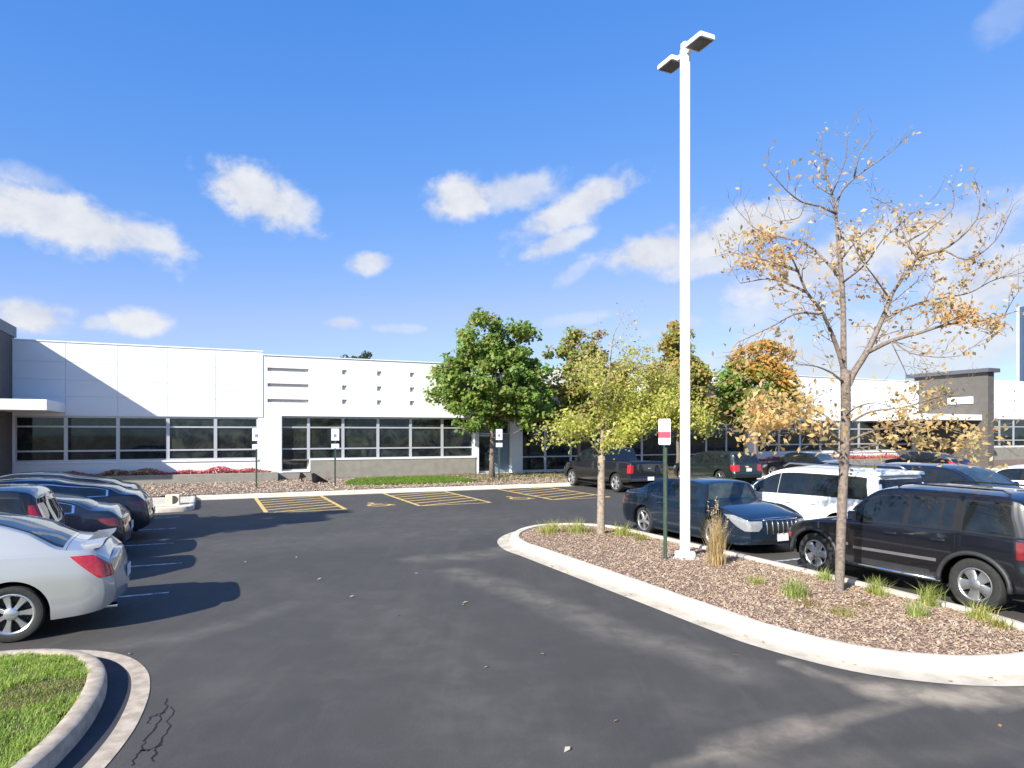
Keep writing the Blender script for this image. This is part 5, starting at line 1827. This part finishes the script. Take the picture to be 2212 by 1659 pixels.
    # plates
    if S.get('plate_r'):
        z = S['plate_r']
        x = xr + float(leanr(z)) - S.get('bulge_r', .05) - .012
        b = MB(); b.box(x - .012, x, -.155, .155, z - .075, z + .075); b.build('licence_plate', PLATE, root)
    if S.get('plate_f'):
        z = S['plate_f']
        x = xf - float(leanf(z)) + S.get('bulge_f', .09) + .004
        b = MB(); b.box(x, x + .012, -.155, .155, z - .075, z + .075); b.build('licence_plate', PLATE, root)
    S['_f'] = dict(ysurf=ysurf, belt=belt, top=top, plan=plan, leanf=leanf, leanr=leanr, xr=xr, xf=xf, root=root)
    return root


def end_plan(L, full=1.0, rear=.80, front=.74, rr=.38, fr=.55):
    xr, xf = -L / 2, L / 2
    return [(xr, rear), (xr + .04, rear + (full - rear) * .36), (xr + .12, rear + (full - rear) * .66), (xr + rr, rear + (full - rear) * .92), (xr + rr + .6, full), (0, full), (xf - fr - .5, full), (xf - fr, full * .97),
            (xf - .2, front + (full - front) * .56), (xf - .06, front + (full - front) * .26), (xf, front)]


def sedan(paint_m, L=4.75, H=1.46, hw=.90, boot_z=1.04, wr=.33, rim='five_thin', fast=False, lamps='std', deck=None, **kw):
    xr, xf = -L / 2, L / 2
    ra, fa = xr + 1.05, xf - .93
    rb = xr + (deck or (.50 if fast else .68))          # foot of the rear window
    rt = rb + (1.45 if fast else 1.05)
    S = dict(L=L, hw=hw, paint=paint_m, wr=wr, arch=wr + .055, axles=(ra, fa), rim=rim,
             top=[(xr, boot_z - .17), (xr + .06, boot_z - .06), (xr + .14, boot_z - .005), (xr + .3, boot_z + .02), (rb, boot_z + .05), (rb + .25, boot_z + .145), (rt - .30, H - .085), (rt, H - .025), (rt + .45, H), (rt + .95, H - .02), (rt + 1.25, H - .075),
                  (xf - 1.30, 1.03), (xf - 1.12, .985), (xf - .7, .91), (xf - .3, .80), (xf - .1, .72), (xf, .66)],
             belt=[(xr, boot_z - .23), (xr + .2, boot_z - .07), (xr + .8, boot_z - .06), (0, .955), (xf - 1.5, .90), (xf - .9, .855), (xf - .35, .745), (xf - .1, .66), (xf, .60)],
             plan=end_plan(L), sill=[(xr, .36), (xr + .1, .28), (xr + .5, .23), (ra + .6, .19), (fa - .6, .19), (xf - .3, .2), (xf, .23)],
             lean_r=[(.2, .10), (.36, .02), (.5, .0), (.66, .02), (.8, .05), (.95, .09), (1.1, .13), (1.5, .3)],
             lean_f=[(.2, .05), (.35, .01), (.48, .0), (.6, .03), (.7, .08), (.8, .16), (1.0, .2), (1.5, .2)],
             doors=[(ra + .43 + .12, ra + 1.30), (ra + 1.30 + .0001, fa - .50)], door_z=.27,
             windows=[(rb + (.36 if fast else .46), ra + 1.22), (ra + 1.36, xf - 1.62)], ws=(rt + 1.27, xf - 1.30), rw=(rb + .03, rt - .04),
             seams=[rb - .02, xf - 1.14], hood=(xf - 1.14, xf - .10), boot=(xr + .12, rb - .02), mirror=(xf - 1.72, .97), handles=[(ra + .72, .84), (ra + 1.50, .84)],
             plate_r=.62, plate_f=.36, tumble=.50, black_pillars=(ra + 1.2, ra + 1.38))
    reg = []
    bz = boot_z
    S['lamps'] = {'std': [('r', 'tail_light', 'red', [(bz - .35, -.14, .36), (bz - .26, -.26, .40), (bz - .15, -.34, .40)])],
                  'dark': [('r', 'tail_light', 'darkred', [(bz - .32, -.20, .45), (bz - .25, -.34, .52), (bz - .17, -.44, .52)])],
                  'slant': [('r', 'tail_light', 'red', [(.685, -.15, -.02), (.70, -.17, .02), (.955, -.42, .0), (.968, -.43, -.06)])]}[lamps]
    S['lamps'] = S['lamps'] + [('f', 'headlight', 'clear', [(.54, -.22, .20), (.60, -.42, .24), (.72, -.60, .22)])]
    reg += [
            ('cap_f', lambda x, y, z: y < hw * .42 and .42 < z < .61, 'grille', 'grille'), ('cap_f', lambda x, y, z: y < hw * .55 and .26 < z < .35, 'lower_grille', 'trim'),
            ('side', lambda x, y, z: z < .225 and ra + .4 < x < fa - .4, 'sill_trim', 'clad')]
    S['regions'] = reg
    S.update(kw)
    return S


def suv(paint_m, L=4.6, H=1.70, hw=.92, belt_z=1.08, wr=.36, rim='five', rear='std', ws_len=.75, hood_z=1.06, **kw):
    xr, xf = -L / 2, L / 2
    ra, fa = xr + .98, xf - .88
    wsb = xf - 1.22
    wst = wsb - ws_len
    S = dict(L=L, hw=hw, paint=paint_m, wr=wr, arch=wr + .065, axles=(ra, fa), rim=rim, tyre_w=.245,
             top=[(xr, H - .16), (xr + .05, H - .09), (xr + .15, H - .05), (xr + .5, H - .015), (-.3, H), (wst - .25, H - .015), (wst, H - .06), (wsb, hood_z + .06), (wsb + .12, hood_z), (xf - .6, hood_z - .06), (xf - .2, hood_z - .13), (xf - .06, hood_z - .20), (xf, hood_z - .27)],
             belt=[(xr, belt_z - .0), (xr + .8, belt_z), (0, belt_z - .03), (wsb, belt_z - .07), (wsb + .3, hood_z - .08), (xf - .5, hood_z - .13), (xf - .12, hood_z - .24), (xf, hood_z - .33)],
             plan=end_plan(L, rear=.86, front=.80, rr=.25, fr=.4), sill=[(xr, .42), (xr + .2, .36), (ra + .6, .28), (fa - .6, .28), (xf - .3, .30), (xf, .34)],
             lean_r=[(.2, .06), (.4, .0), (.6, .0), (.72, .05), (1.0, .07), (belt_z + .05, .09), (H - .25, .22), (H, .25)],
             lean_f=[(.2, .08), (.4, .0), (.6, .01), (.8, .05), (1.0, .12), (1.5, .14)],
             doors=[(ra + .46, ra + 1.12), (ra + 1.1201, fa - .50)], door_z=.40,
             windows=[(xr + .16, ra + .28), (ra + .38, ra + 1.05), (ra + 1.19, wsb - .18)], ws=(wst + .02, wsb), rw=None, seams=[wsb + .14], hood=(wsb + .14, xf - .07), boot=None,
             mirror=(wsb - .30, belt_z - .02), handles=[(ra + .62, belt_z - .17), (ra + 1.34, belt_z - .19)], plate_r=.78, plate_f=.52, tumble=.26, bulge_r=.035, bulge_f=.07,
             side=[(.2, .93), (.4, .975), (.6, 1.0), (.85, 1.0), (1.05, .985), (1.3, .97)], black_pillars=(ra + .26, ra + 1.25))
    reg = [('cap_r', lambda x, y, z: y < hw * .70 and belt_z + .06 < z < H - .20, 'rear_window', 'glass')]
    if rear == 'tall':
        S['lamps'] = [('r', 'tail_light', 'red', [(.86, -.09, .06), (.95, -.15, .10), (1.25, -.15, .10), (H - .30, -.11, .07)])]; S['lamp_high'] = True
    else:
        S['lamps'] = [('r', 'tail_light', rear if rear != 'std' else 'darkred', [(belt_z - .34, -.10, .22), (belt_z - .25, -.20, .26), (belt_z - .03, -.20, .24)])]
    S['lamps'] = S['lamps'] + [('f', 'headlight', 'clear', [(hood_z - .43, -.18, .24), (hood_z - .36, -.34, .28), (hood_z - .25, -.40, .26)])]
    reg += [
            ('cap_f', lambda x, y, z: y < hw * .5 and hood_z - .52 < z < hood_z - .30, 'grille', 'grille'), ('cap_f', lambda x, y, z: y < hw * .7 and .36 < z < .46, 'lower_grille', 'trim'),
            ('side', lambda x, y, z: z < .44 and ra + .4 < x < fa - .4, 'sill_trim', 'clad')]
    S['regions'] = reg
    S.update(kw)
    return S


D90, D180 = math.pi / 2, math.pi


def vehicles():
    grpL = 'cars parked in the row on the left'
    grpR = 'cars parked beyond the mulched island'
    grpB = 'vehicles parked in front of the building'
    silver = paint('silver_paint', (.40, .405, .405), .35, .30)
    black = paint('black_paint', (.004, .0045, .008), .0, .3)
    navy = paint('navy_paint', (.007, .010, .022), .15, .3)
    blue = paint('dark_blue_paint', (.009, .022, .044), .3, .28)
    greyb = paint('grey_blue_paint', (.013, .018, .029), .3, .3)
    white = paint('white_paint_car', (.78, .78, .78), .0, .3)
    green = paint('dark_green_paint', (.012, .02, .017), .2, .3)

    # --- silver sedan
    S = sedan(silver, L=4.92, H=1.48, hw=.91, boot_z=1.06, wr=.335, rim='star7', lamps='slant', bulge_r=.07, deck=.50)
    S['windows'][0] = (-1.10, S['windows'][0][1])
    S['top'][0] = (-2.46, .93); S['top'][1] = (-2.40, 1.01)
    r = build_car(S, 'silver_sedan', 'bright silver sedan with red tail light and boot spoiler nearest on the left', 'car', -3.51, 10.40, D180, grpL)
    F = S['_f']; xr = F['xr']
    sp = MB()
    n = 20
    vs = []
    for i in range(n + 1):
        y = -.70 + 1.40 * i / n
        a = abs(y) / .70
        zt = 1.125 - .06 * max(0, (a - .72) / .28) ** 1.6
        xo = .05 * a * a
        vs += [(xr + .12 + xo, y, zt - .028), (xr + .10 + xo, y, zt), (xr + .30 + xo, y, zt - .022), (xr + .37 + xo, y, zt - .05), (xr + .25 + xo, y, zt - .055)]
    fs = []
    for i in range(n):
        for j in range(5):
            j2 = (j + 1) % 5
            fs.append((i * 5 + j, i * 5 + j2, (i + 1) * 5 + j2, (i + 1) * 5 + j))
    fs += [(4, 3, 2, 1, 0), tuple(n * 5 + j for j in range(5))]
    sp.add(vs, fs)
    for sg in (-1, 1): sp.box(xr + .20, xr + .36, sg * .60 - .05, sg * .60 + .05, 1.02, 1.085)
    sp.build('boot_spoiler', silver, r, smooth=40)
    ex = MB(); ex.tube([(xr + .16, .55, .27), (xr + .0, .55, .265)], .035, 14); ex.build('exhaust_pipe', CHROME, r, smooth=40)
    # --- dark crossover with tall lamps
    S = suv(black, L=4.5, H=1.66, hw=.89, belt_z=1.02, wr=.34, rim='five_thin', rear='tall')
    build_car(S, 'black_crossover', 'black crossover with a tall red tail light behind the silver sedan', 'car', -4.42, 12.95, D180, grpL)
    S = sedan(navy, L=4.7, H=1.42, hw=.89, boot_z=1.02, rim='five_thin', lamps='dark', fast=True, win_trim=True)
    r = build_car(S, 'navy_sedan', 'dark navy sedan with low rear deck between the crossover and the grey blue fastback', 'car', -3.80, 15.5, D180, grpL)
    S = sedan(greyb, L=4.75, H=1.47, hw=.90, boot_z=1.10, rim='five_thin', lamps='dark', fast=True, win_trim=True, glass=CGLASS2)
    build_car(S, 'fastback_sedan', 'grey blue fastback sedan with a long sloping roof on the left', 'car', -3.60, 18.2, D180, grpL)
    S = sedan(black, L=4.75, H=1.46, hw=.90, boot_z=1.09, rim='five_thin', lamps='dark', fast=True)
    r = build_car(S, 'black_sedan', 'black sedan half hidden behind the grey blue fastback, nearest the building', 'car', -3.95, 20.9, D180, grpL)

    # --- black four-wheel drive by the island
    S = suv(black, L=4.14, H=1.665, hw=.92, belt_z=1.06, wr=.365, rim='five', rim_mat=ALLOYD, ws_len=.60, hood_z=1.03, arch_k=.92, arch=.45, tumble=.30)
    S['plan'] = end_plan(4.14, rear=.90, front=.84, rr=.22, fr=.35)
    S['windows'] = [(-1.86, -1.11), (-.97, -.81), (-.77, -.31), (-.23, .55)]
    S['doors'] = [(-1.03, -.27), (-.2699, .75)]
    S['axles'] = (-1.28, 1.38)
    S['mirror'] = (.49, 1.06); S['handles'] = [(-.79, .92), (-.05, .92)]
    S['regions'] = [('side', lambda x, y, z: .60 < z < .64 and -.79 < x < .88, 'side_moulding', 'alloy')] + S['regions']
    S['black_pillars'] = (-1.12, -.17)
    S['lamps'] = [('r', 'tail_light', 'darkred', [(.80, -.20, .16), (1.03, -.20, .16)]), ('f', 'headlight', 'clear', [(.70, -.05, .20), (.82, -.09, .22)]), ('f', 'indicator', 'red', [(.58, -.10, .02), (.66, -.12, .02)])]
    r = build_car(S, 'black_four_wheel_drive', 'large black boxy four-wheel drive parked along the mulched island', 'car', 10.52, 7.02, D90, grpR)
    F = S['_f']
    b = MB()
    for sg in (1, -1):
        b2 = MB(); b2.tube([(-.83, sg * .905, .335), (.91, sg * .905, .335)], .028, 8)
        b2.build('sill_strip', CHROME, r, smooth=True)
        for a in S['axles']:
            pts = []
            for th in np.linspace(-.05, math.pi + .05, 20):
                x = a + .475 * math.cos(th); z = .365 + .435 * math.sin(th)
                pts.append((x, sg * (F['ysurf'](a, .7) + .004), z))
            fl = MB(); fl.tube(pts, .034, 8); fl.build('fender_flare', CLAD, r, smooth=True)
        rl = MB(); rl.tube([(-1.6, sg * .62, 1.62), (-1.5, sg * .62, 1.672), (-.1, sg * .62, 1.682), (.02, sg * .62, 1.62)], .013, 8); rl.build('roof_rail', TRIM, r, smooth=True)

    # --- dark blue sedan facing it
    S = sedan(blue, L=4.46, H=1.45, hw=.90, boot_z=1.06, wr=.335, rim='five_thin', lamps='std', grille_mat=TRIM, bulge_f=.13)
    xf = 2.23
    S['top'] = [q for q in S['top'] if q[0] < xf - 1.35] + [(xf - 1.30, 1.05), (xf - 1.12, 1.01), (xf - .7, .955), (xf - .3, .88), (xf - .1, .82), (xf, .755)]
    S['belt'] = [q for q in S['belt'] if q[0] < xf - 1.4] + [(xf - .9, .90), (xf - .35, .82), (xf - .1, .75), (xf, .70)]
    S['plan'] = end_plan(4.46, front=.82, fr=.42)
    S['lean_f'] = [(.2, .04), (.35, .0), (.5, .0), (.66, .02), (.76, .06), (.85, .11), (1.0, .16), (1.5, .2)]
    S['lamps'] = [S['lamps'][0], ('f', 'headlight', 'clear', [(.50, -.10, .16), (.58, -.26, .24), (.72, -.44, .26), (.80, -.58, .24)])]
    S['regions'] = [('cap_f', lambda x, y, z: y < .42 and .42 < z < .71, 'grille', 'grille'), ('cap_f', lambda x, y, z: y < .5 and .25 < z < .34, 'lower_grille', 'trim')] + [g_ for g_ in S['regions'] if g_[0] not in ('cap_f',)]
    S['plate_f'] = .37
    r = build_car(S, 'dark_blue_sedan', 'dark blue sedan with an upright bright barred grille behind the white light pole', 'car', 10.55, 12.33, -D90, grpR)
    F = S['_f']
    for i in range(7):
        y = -.39 + .13 * i
        x0 = F['xf'] + .13 * (1 - (y / .72) ** 2)
        g = MB()
        pts = []
        for z in np.linspace(.43, .70, 5): pts.append((x0 - float(F['leanf'](z)) + .012, y, z))
        g.tube(pts, .014, 6); g.build('grille_bar', CHROME, r, smooth=True)
    g = MB()
    pts = []
    for y in np.linspace(-.46, .46, 13): pts.append((F['xf'] + .13 * (1 - (y / .72) ** 2) - float(F['leanf'](.715)) + .012, y, .720))
    g.tube(pts, .014, 6); g.build('grille_surround', CHROME, r, smooth=True)
    for sg in (1, -1):
        g = MB(); x0 = F['xf'] - .085
        g.lathe_y([(.0, .02), (.055, .02), (.06, 0)], 14)
        M = Matrix.Translation((x0 + .06, sg * .58, .34)) @ Matrix.Rotation(-D90, 4, 'Z')
        g.v = [tuple(M @ Vector(v)) for v in g.v]
        g.build('fog_light', CLEARL, r, smooth=True)

    # --- white people carrier
    S = suv(white, L=4.95, H=1.70, hw=.96, belt_z=1.06, wr=.345, rim='five_thin', ws_len=.95, hood_z=1.03, tumble=.30, black_pillars=(-1.0, .2))
    S['windows'] = [(-2.20, -.72), (-.66, .18), (.26, 1.10)]
    S['doors'] = [(-1.0, .22), (.2201, 1.1)]
    r = build_car(S, 'white_minivan', 'white minivan with dark tinted side windows and roof rails behind the black four-wheel drive', 'car', 13.3, 11.65, D90, grpR)
    for sg in (1, -1):
        rl = MB(); rl.tube([(-1.9, sg * .66, 1.66), (-1.75, sg * .66, 1.735), (.1, sg * .66, 1.75), (.28, sg * .66, 1.67)], .02, 8); rl.build('roof_rail', ALLOYD, r, smooth=True)
    sp = MB(); sp.bevel_box(-2.33, -2.02, -.66, .66, 1.585, 1.65, .02); sp.build('rear_spoiler', white, r, smooth=40)

    S = suv(navy, L=4.6, H=1.62, hw=.92, belt_z=1.04, wr=.35, rim='five_thin', ws_len=.9, hood_z=1.02)
    build_car(S, 'navy_crossover', 'navy crossover facing the camera right of the white minivan', 'car', 18.7, 11.5, -D90, grpR)
    S = sedan(white, L=4.75, H=1.47, hw=.9, rim='five_thin')
    build_car(S, 'white_sedan', 'white sedan cut by the right edge behind the black four-wheel drive', 'car', 24.4, 12.6, D90, grpR)

    # --- in front of the building
    L = 5.8; xr, xf = -2.9, 2.9
    S = suv(black, L=L, H=1.90, hw=.98, belt_z=1.28, wr=.40, rim='six', rim_mat=ALLOY, ws_len=.75, hood_z=1.24, tyre_w=.27)
    S['top'] = [(xr, 1.22), (xr + .04, 1.29), (xr + .1, 1.315), (-.72, 1.33), (-.66, 1.40), (-.58, 1.80), (-.45, 1.87), (.1, 1.90), (.75, 1.88), (.95, 1.83), (1.62, 1.32), (1.75, 1.25), (xf - .5, 1.19), (xf - .15, 1.1), (xf, .98)]
    S['belt'] = [(xr, 1.17), (xr + .1, 1.27), (0, 1.27), (1.6, 1.19), (1.9, 1.14), (xf - .4, 1.07), (xf, .90)]
    S['axles'] = (xr + 1.15, xf - .95); S['windows'] = [(-.50, .12), (.2, 1.25)]; S['doors'] = [(-.55, .16), (.1601, 1.36)]; S['ws'] = (.97, 1.62); S['seams'] = [1.78, -.70]; S['hood'] = (1.78, xf - .1)
    S['black_pillars'] = (.1, .25); S['mirror'] = (1.2, 1.24); S['handles'] = [(-.35, 1.08), (.42, 1.08)]; S['plate_r'] = .62; S['bulge_r'] = .015
    S['plan'] = end_plan(L, rear=.95, front=.84, rr=.15, fr=.35)
    S['lean_r'] = [(.2, .10), (.45, .0), (.62, .0), (.66, .08), (1.3, .08), (2, .08)]
    S['sill'] = [(xr, .52), (xr + .3, .46), (-1.2, .42), (1.4, .42), (xf - .3, .42), (xf, .46)]
    S['regions'] = [('cap_r', lambda x, y, z: y < .9 and .46 < z < .64, 'rear_bumper', 'clad'), ('cap_f', lambda x, y, z: y < .52 and .62 < z < .95, 'grille', 'grille')]
    S['lamps'] = [('r', 'tail_light', 'red', [(.84, -.17, .13), (1.18, -.17, .13)]), ('f', 'headlight', 'clear', [(.78, -.2, .3), (.88, -.3, .3)])]
    r = build_car(S, 'black_pickup', 'black pickup truck with a red tail light behind the yellow green young tree', 'truck', 16.45, 25.35, D90, grpB)
    e = MB(); e.lathe_y([(0, .012), (.06, .012), (.065, 0)], 16)
    M = Matrix.Translation((xr - .0, 0, 1.02)) @ Matrix.Rotation(D90, 4, 'Z'); M = Matrix.Translation((xr + .06, 0, 1.02)) @ Matrix.Rotation(D90, 4, 'Z')
    e.v = [tuple(M @ Vector(v)) for v in e.v]; e.build('badge', CHROME, r, smooth=True)
    S = suv(green, L=4.6, H=1.62, hw=.92, belt_z=1.04, wr=.36, rim='five_thin', rear='red', rim_mat=ALLOYD)
    build_car(S, 'dark_green_crossover', 'dark green crossover parked beyond the light pole facing the building', 'car', 22.85, 25.9, D90, grpB)
    S = sedan(black, L=4.75, H=1.50, hw=.9, rim='five_thin')
    build_car(S, 'black_sedan', 'black sedan behind the white minivan roof', 'car', 29.3, 26.2, D90, grpB)
    S = sedan(black, L=4.75, H=1.42, hw=.9, rim='five_thin')
    build_car(S, 'black_sedan', 'low black sedan roof just left of the right-hand grey fin wall', 'car', 38.9, 26.1, D90, grpB)


vehicles()

# ------------------------------------------------------------------ light pole, signs, ground lights
POLEW = mat('white_pole_paint', (.80, .80, .80), .45, var=.04, vscale=3)
HEADM = mat('luminaire_underside', (.16, .15, .14), .5, var=.15, vscale=12)
GALV = mat('green_sign_post', (.055, .085, .06), .6, var=.2, vscale=10)
SIGNW = mat('sign_white', (.74, .74, .76), .45, var=.03)


def light_pole():
    x, y = gpx(1480, 1206, .16)
    root = thing('light_pole', 'tall white parking lot light pole with two flat lamp heads on the island', 'lamp post', (x, y, .13), ANG)
    H = 9.54
    b = MB(); b.bevel_box(-.25, .25, -.25, .25, -.06, .05, .012); b.build('base_plate', POLEW, root)
    b = MB(); b.bevel_box(-.14, .14, -.14, .14, .045, .16, .02); b.build('base_cover', POLEW, root)
    b = MB(); b.bevel_box(-.078, .078, -.078, .078, .16, H - .13, .03); b.build('pole', POLEW, root)
    b = MB(); b.bevel_box(-.065, .065, -.065, .065, .0, .10, .02); b.build('pole_cap', POLEW, root, loc=(0, 0, H - .13))
    for s in (-1, 1):
        M = Matrix.Rotation(0 if s > 0 else math.pi, 4, 'Z')
        a = MB(); a.box(-.035, .035, .06, .26, H - .27, H - .19, M); arm = a.build('bracket_arm', POLEW, root)
        h = MB(); h.bevel_box(-.17, .17, .18, .62, H - .265, H - .175, .02, M); head = h.build('lamp_head', POLEW, root, smooth=30)
        l = MB(); l.box(-.14, .14, .22, .58, H - .273, H - .266, M); l.build('lens', HEADM, head)
    for i in range(4):
        b = MB(); b.lathe_z([(.0, .09), (.018, .09), (.018, .04)], 8, ((-1, 1)[i % 2] * .17, (-1, 1)[i // 2] * .17, 0)); b.build('anchor_bolt', ALLOYD, root)
    hh = MB(); hh.box(-.04, .04, -.083, -.0785, .55, .75); hh.build('hand_hole_cover', POLEW, root)
    c = MB(); c.lathe_z([(.30, .0), (.30, .06), (.27, .075), (0, .075)], 24); 
    return root


def sign_post(mb, h, w=.055):
    """flanged U channel"""
    mb.box(-w / 2, -w / 2 + .012, -.012, .012, -.3, h); mb.box(w / 2 - .012, w / 2, -.012, .012, -.3, h); mb.box(-w / 2 + .012, w / 2 - .012, .002, .014, -.3, h)


def signs():
    x, y = gpx(1437, 1210, .16)
    ang = math.atan2(x, y)
    rz = -ang - math.radians(47)
    root = thing('parking_sign', 'narrow white parking sign with a red band on a green post beside the light pole', 'sign', (x, y, .15), rz)
    b = MB(); sign_post(b, 2.05, .075); b.build('post', GALV, root)
    p = MB(); p.bevel_box(-.155, .155, -.018, -.014, 0, .47, .002); p.v = [(a, c, z + 2.10) for a, c, z in p.v]
    # panel with clipped corners, standing upright
    vs = []
    c = .02
    for yy in (-.02, -.014):
        vs += [(-.155 + c, yy, 2.10), (.155 - c, yy, 2.10), (.155, yy, 2.10 + c), (.155, yy, 2.57 - c), (.155 - c, yy, 2.57), (-.155 + c, yy, 2.57), (-.155, yy, 2.57 - c), (-.155, yy, 2.10 + c)]
    fs = [tuple(range(7, -1, -1)), tuple(range(8, 16))] + [(i, (i + 1) % 8, 8 + (i + 1) % 8, 8 + i) for i in range(8)]
    p = MB(); p.add(vs, fs); pan = p.build('sign_panel', SIGNW, root)
    q = MB(); q.box(-.152, .152, -.0225, -.0205, 2.225, 2.335); q.build('red_band', mat('sign_red', (.55, .08, .13), .45), pan)
    pk = mat('sign_pink', (.62, .36, .46), .5); lv = mat('sign_lavender', (.56, .50, .66), .5)
    q = MB()
    q.box(-.10, .10, -.0222, -.0205, 2.185, 2.197); q.box(-.06, .06, -.0222, -.0205, 2.160, 2.170); q.build('print_lines', pk, pan)
    q = MB(); q.box(-.10, -.085, -.0222, -.0205, 2.40, 2.50); q.box(-.085, -.04, -.0222, -.0205, 2.485, 2.50); q.box(-.085, -.05, -.0222, -.0205, 2.445, 2.458); q.build('print_mark', lv, pan)
    pt = MB(); sign_post(pt, .1); 
    # accessible parking signs by the building
    BL = mat('sign_blue', (.02, .09, .35), .4)
    GRN = mat('sign_green', (.03, .20, .09), .4)
    for k, (u, n, h) in enumerate([(554, 29.6, 2.15), (724, 29.6, 2.15), (1078, 29.4, 2.15)]):
        kx = (u - U0) / F_PX
        t = n * (SA + CA * kx) / (CA - SA * kx)
        px = xy(t, n)
        root = thing('accessible_parking_sign', ['white accessible parking sign with small lower plate in front of the white pier', 'white accessible parking sign with small lower plate before the second dark window', 'white accessible parking sign partly behind the green maple trunk'][k],
                     'sign', (*px, float(strip_ground(n))), ANG - .05, 'accessible parking signs')
        b = MB(); sign_post(b, 2.40, .07); b.build('post', GALV, root)
        p = MB(); p.box(-.165, .165, -.022, -.014, 1.98, 2.50); pan = p.build('sign_panel', SIGNW, root)
        p = MB(); p.box(-.165, .165, -.022, -.014, 1.64, 1.84); p.build('fine_plate', SIGNW, root)
        q = MB(); q.box(-.05, .05, -.0245, -.0225, 2.13, 2.25); sy = q.build('symbol_field', BL, pan)
        q = MB(); q.box(-.012, .0, -.0265, -.0247, 2.165, 2.215); q.box(0, .022, -.0265, -.0247, 2.165, 2.174); q.box(-.012, .0, -.0265, -.0247, 2.222, 2.234); q.box(.022, .03, -.0265, -.0247, 2.145, 2.17); sy2 = q.build('wheelchair_figure', SIGNW, pan)
    # black ground fixtures
    for k, (u, n, w) in enumerate([(652, 32.2, .3), (688, 31.4, .62)]):
        kx = (u - U0) / F_PX
        t = n * (SA + CA * kx) / (CA - SA * kx)
        root = thing('ground_floodlight', ['small black floodlight on a stake under the low window', 'black wedge shaped floodlight beside the bright grass patch'][k], 'floodlight', (*xy(t, n), float(strip_ground(n))), ANG, 'black floodlights by the facade')
        BK = mat('black_fixture', (.012, .011, .010), .5)
        if k == 0:
            b = MB(); b.tube([(0, 0, -.05), (0, 0, .18)], .03, 8); b.build('stake', BK, root)
            b = MB()
            b.add([(-.12, -.1, .14), (.20, -.1, .22), (.20, .1, .22), (-.12, .1, .14), (-.07, -.12, .42), (.02, -.12, .42), (.02, .12, .42), (-.07, .12, .42)], [(0, 3, 2, 1), (4, 5, 6, 7), (0, 1, 5, 4), (1, 2, 6, 5), (2, 3, 7, 6), (3, 0, 4, 7)])
            b.build('lamp_housing', BK, root)
        else:
            b = MB()
            b.add([(-.26, -.16, .05), (.46, -.10, .03), (.46, .10, .03), (-.26, .16, .05), (-.30, -.16, .42), (-.20, -.15, .46), (-.20, .15, .46), (-.30, .16, .42)], [(0, 3, 2, 1), (4, 5, 6, 7), (0, 1, 5, 4), (1, 2, 6, 5), (2, 3, 7, 6), (3, 0, 4, 7)])
            b.build('lamp_housing', BK, root)
            b = MB(); b.box(-.16, .10, -.08, .08, -.05, .052); b.build('foot', BK, root)


light_pole()
signs()


def right_planter():
    pl = MB(); pl.bevel_box(33.4, 48.0, 32.7, 32.92, 0.1, .66, .02)
    p = pl.build('planter_wall', GREYB); p.rotation_euler = (0, 0, ANG)
    tag(p, 'low grey planter wall holding red plants behind the far parked cars', 'wall')


right_planter()

for im in list(bpy.data.meshes):
    if im.users == 0: bpy.data.meshes.remove(im)
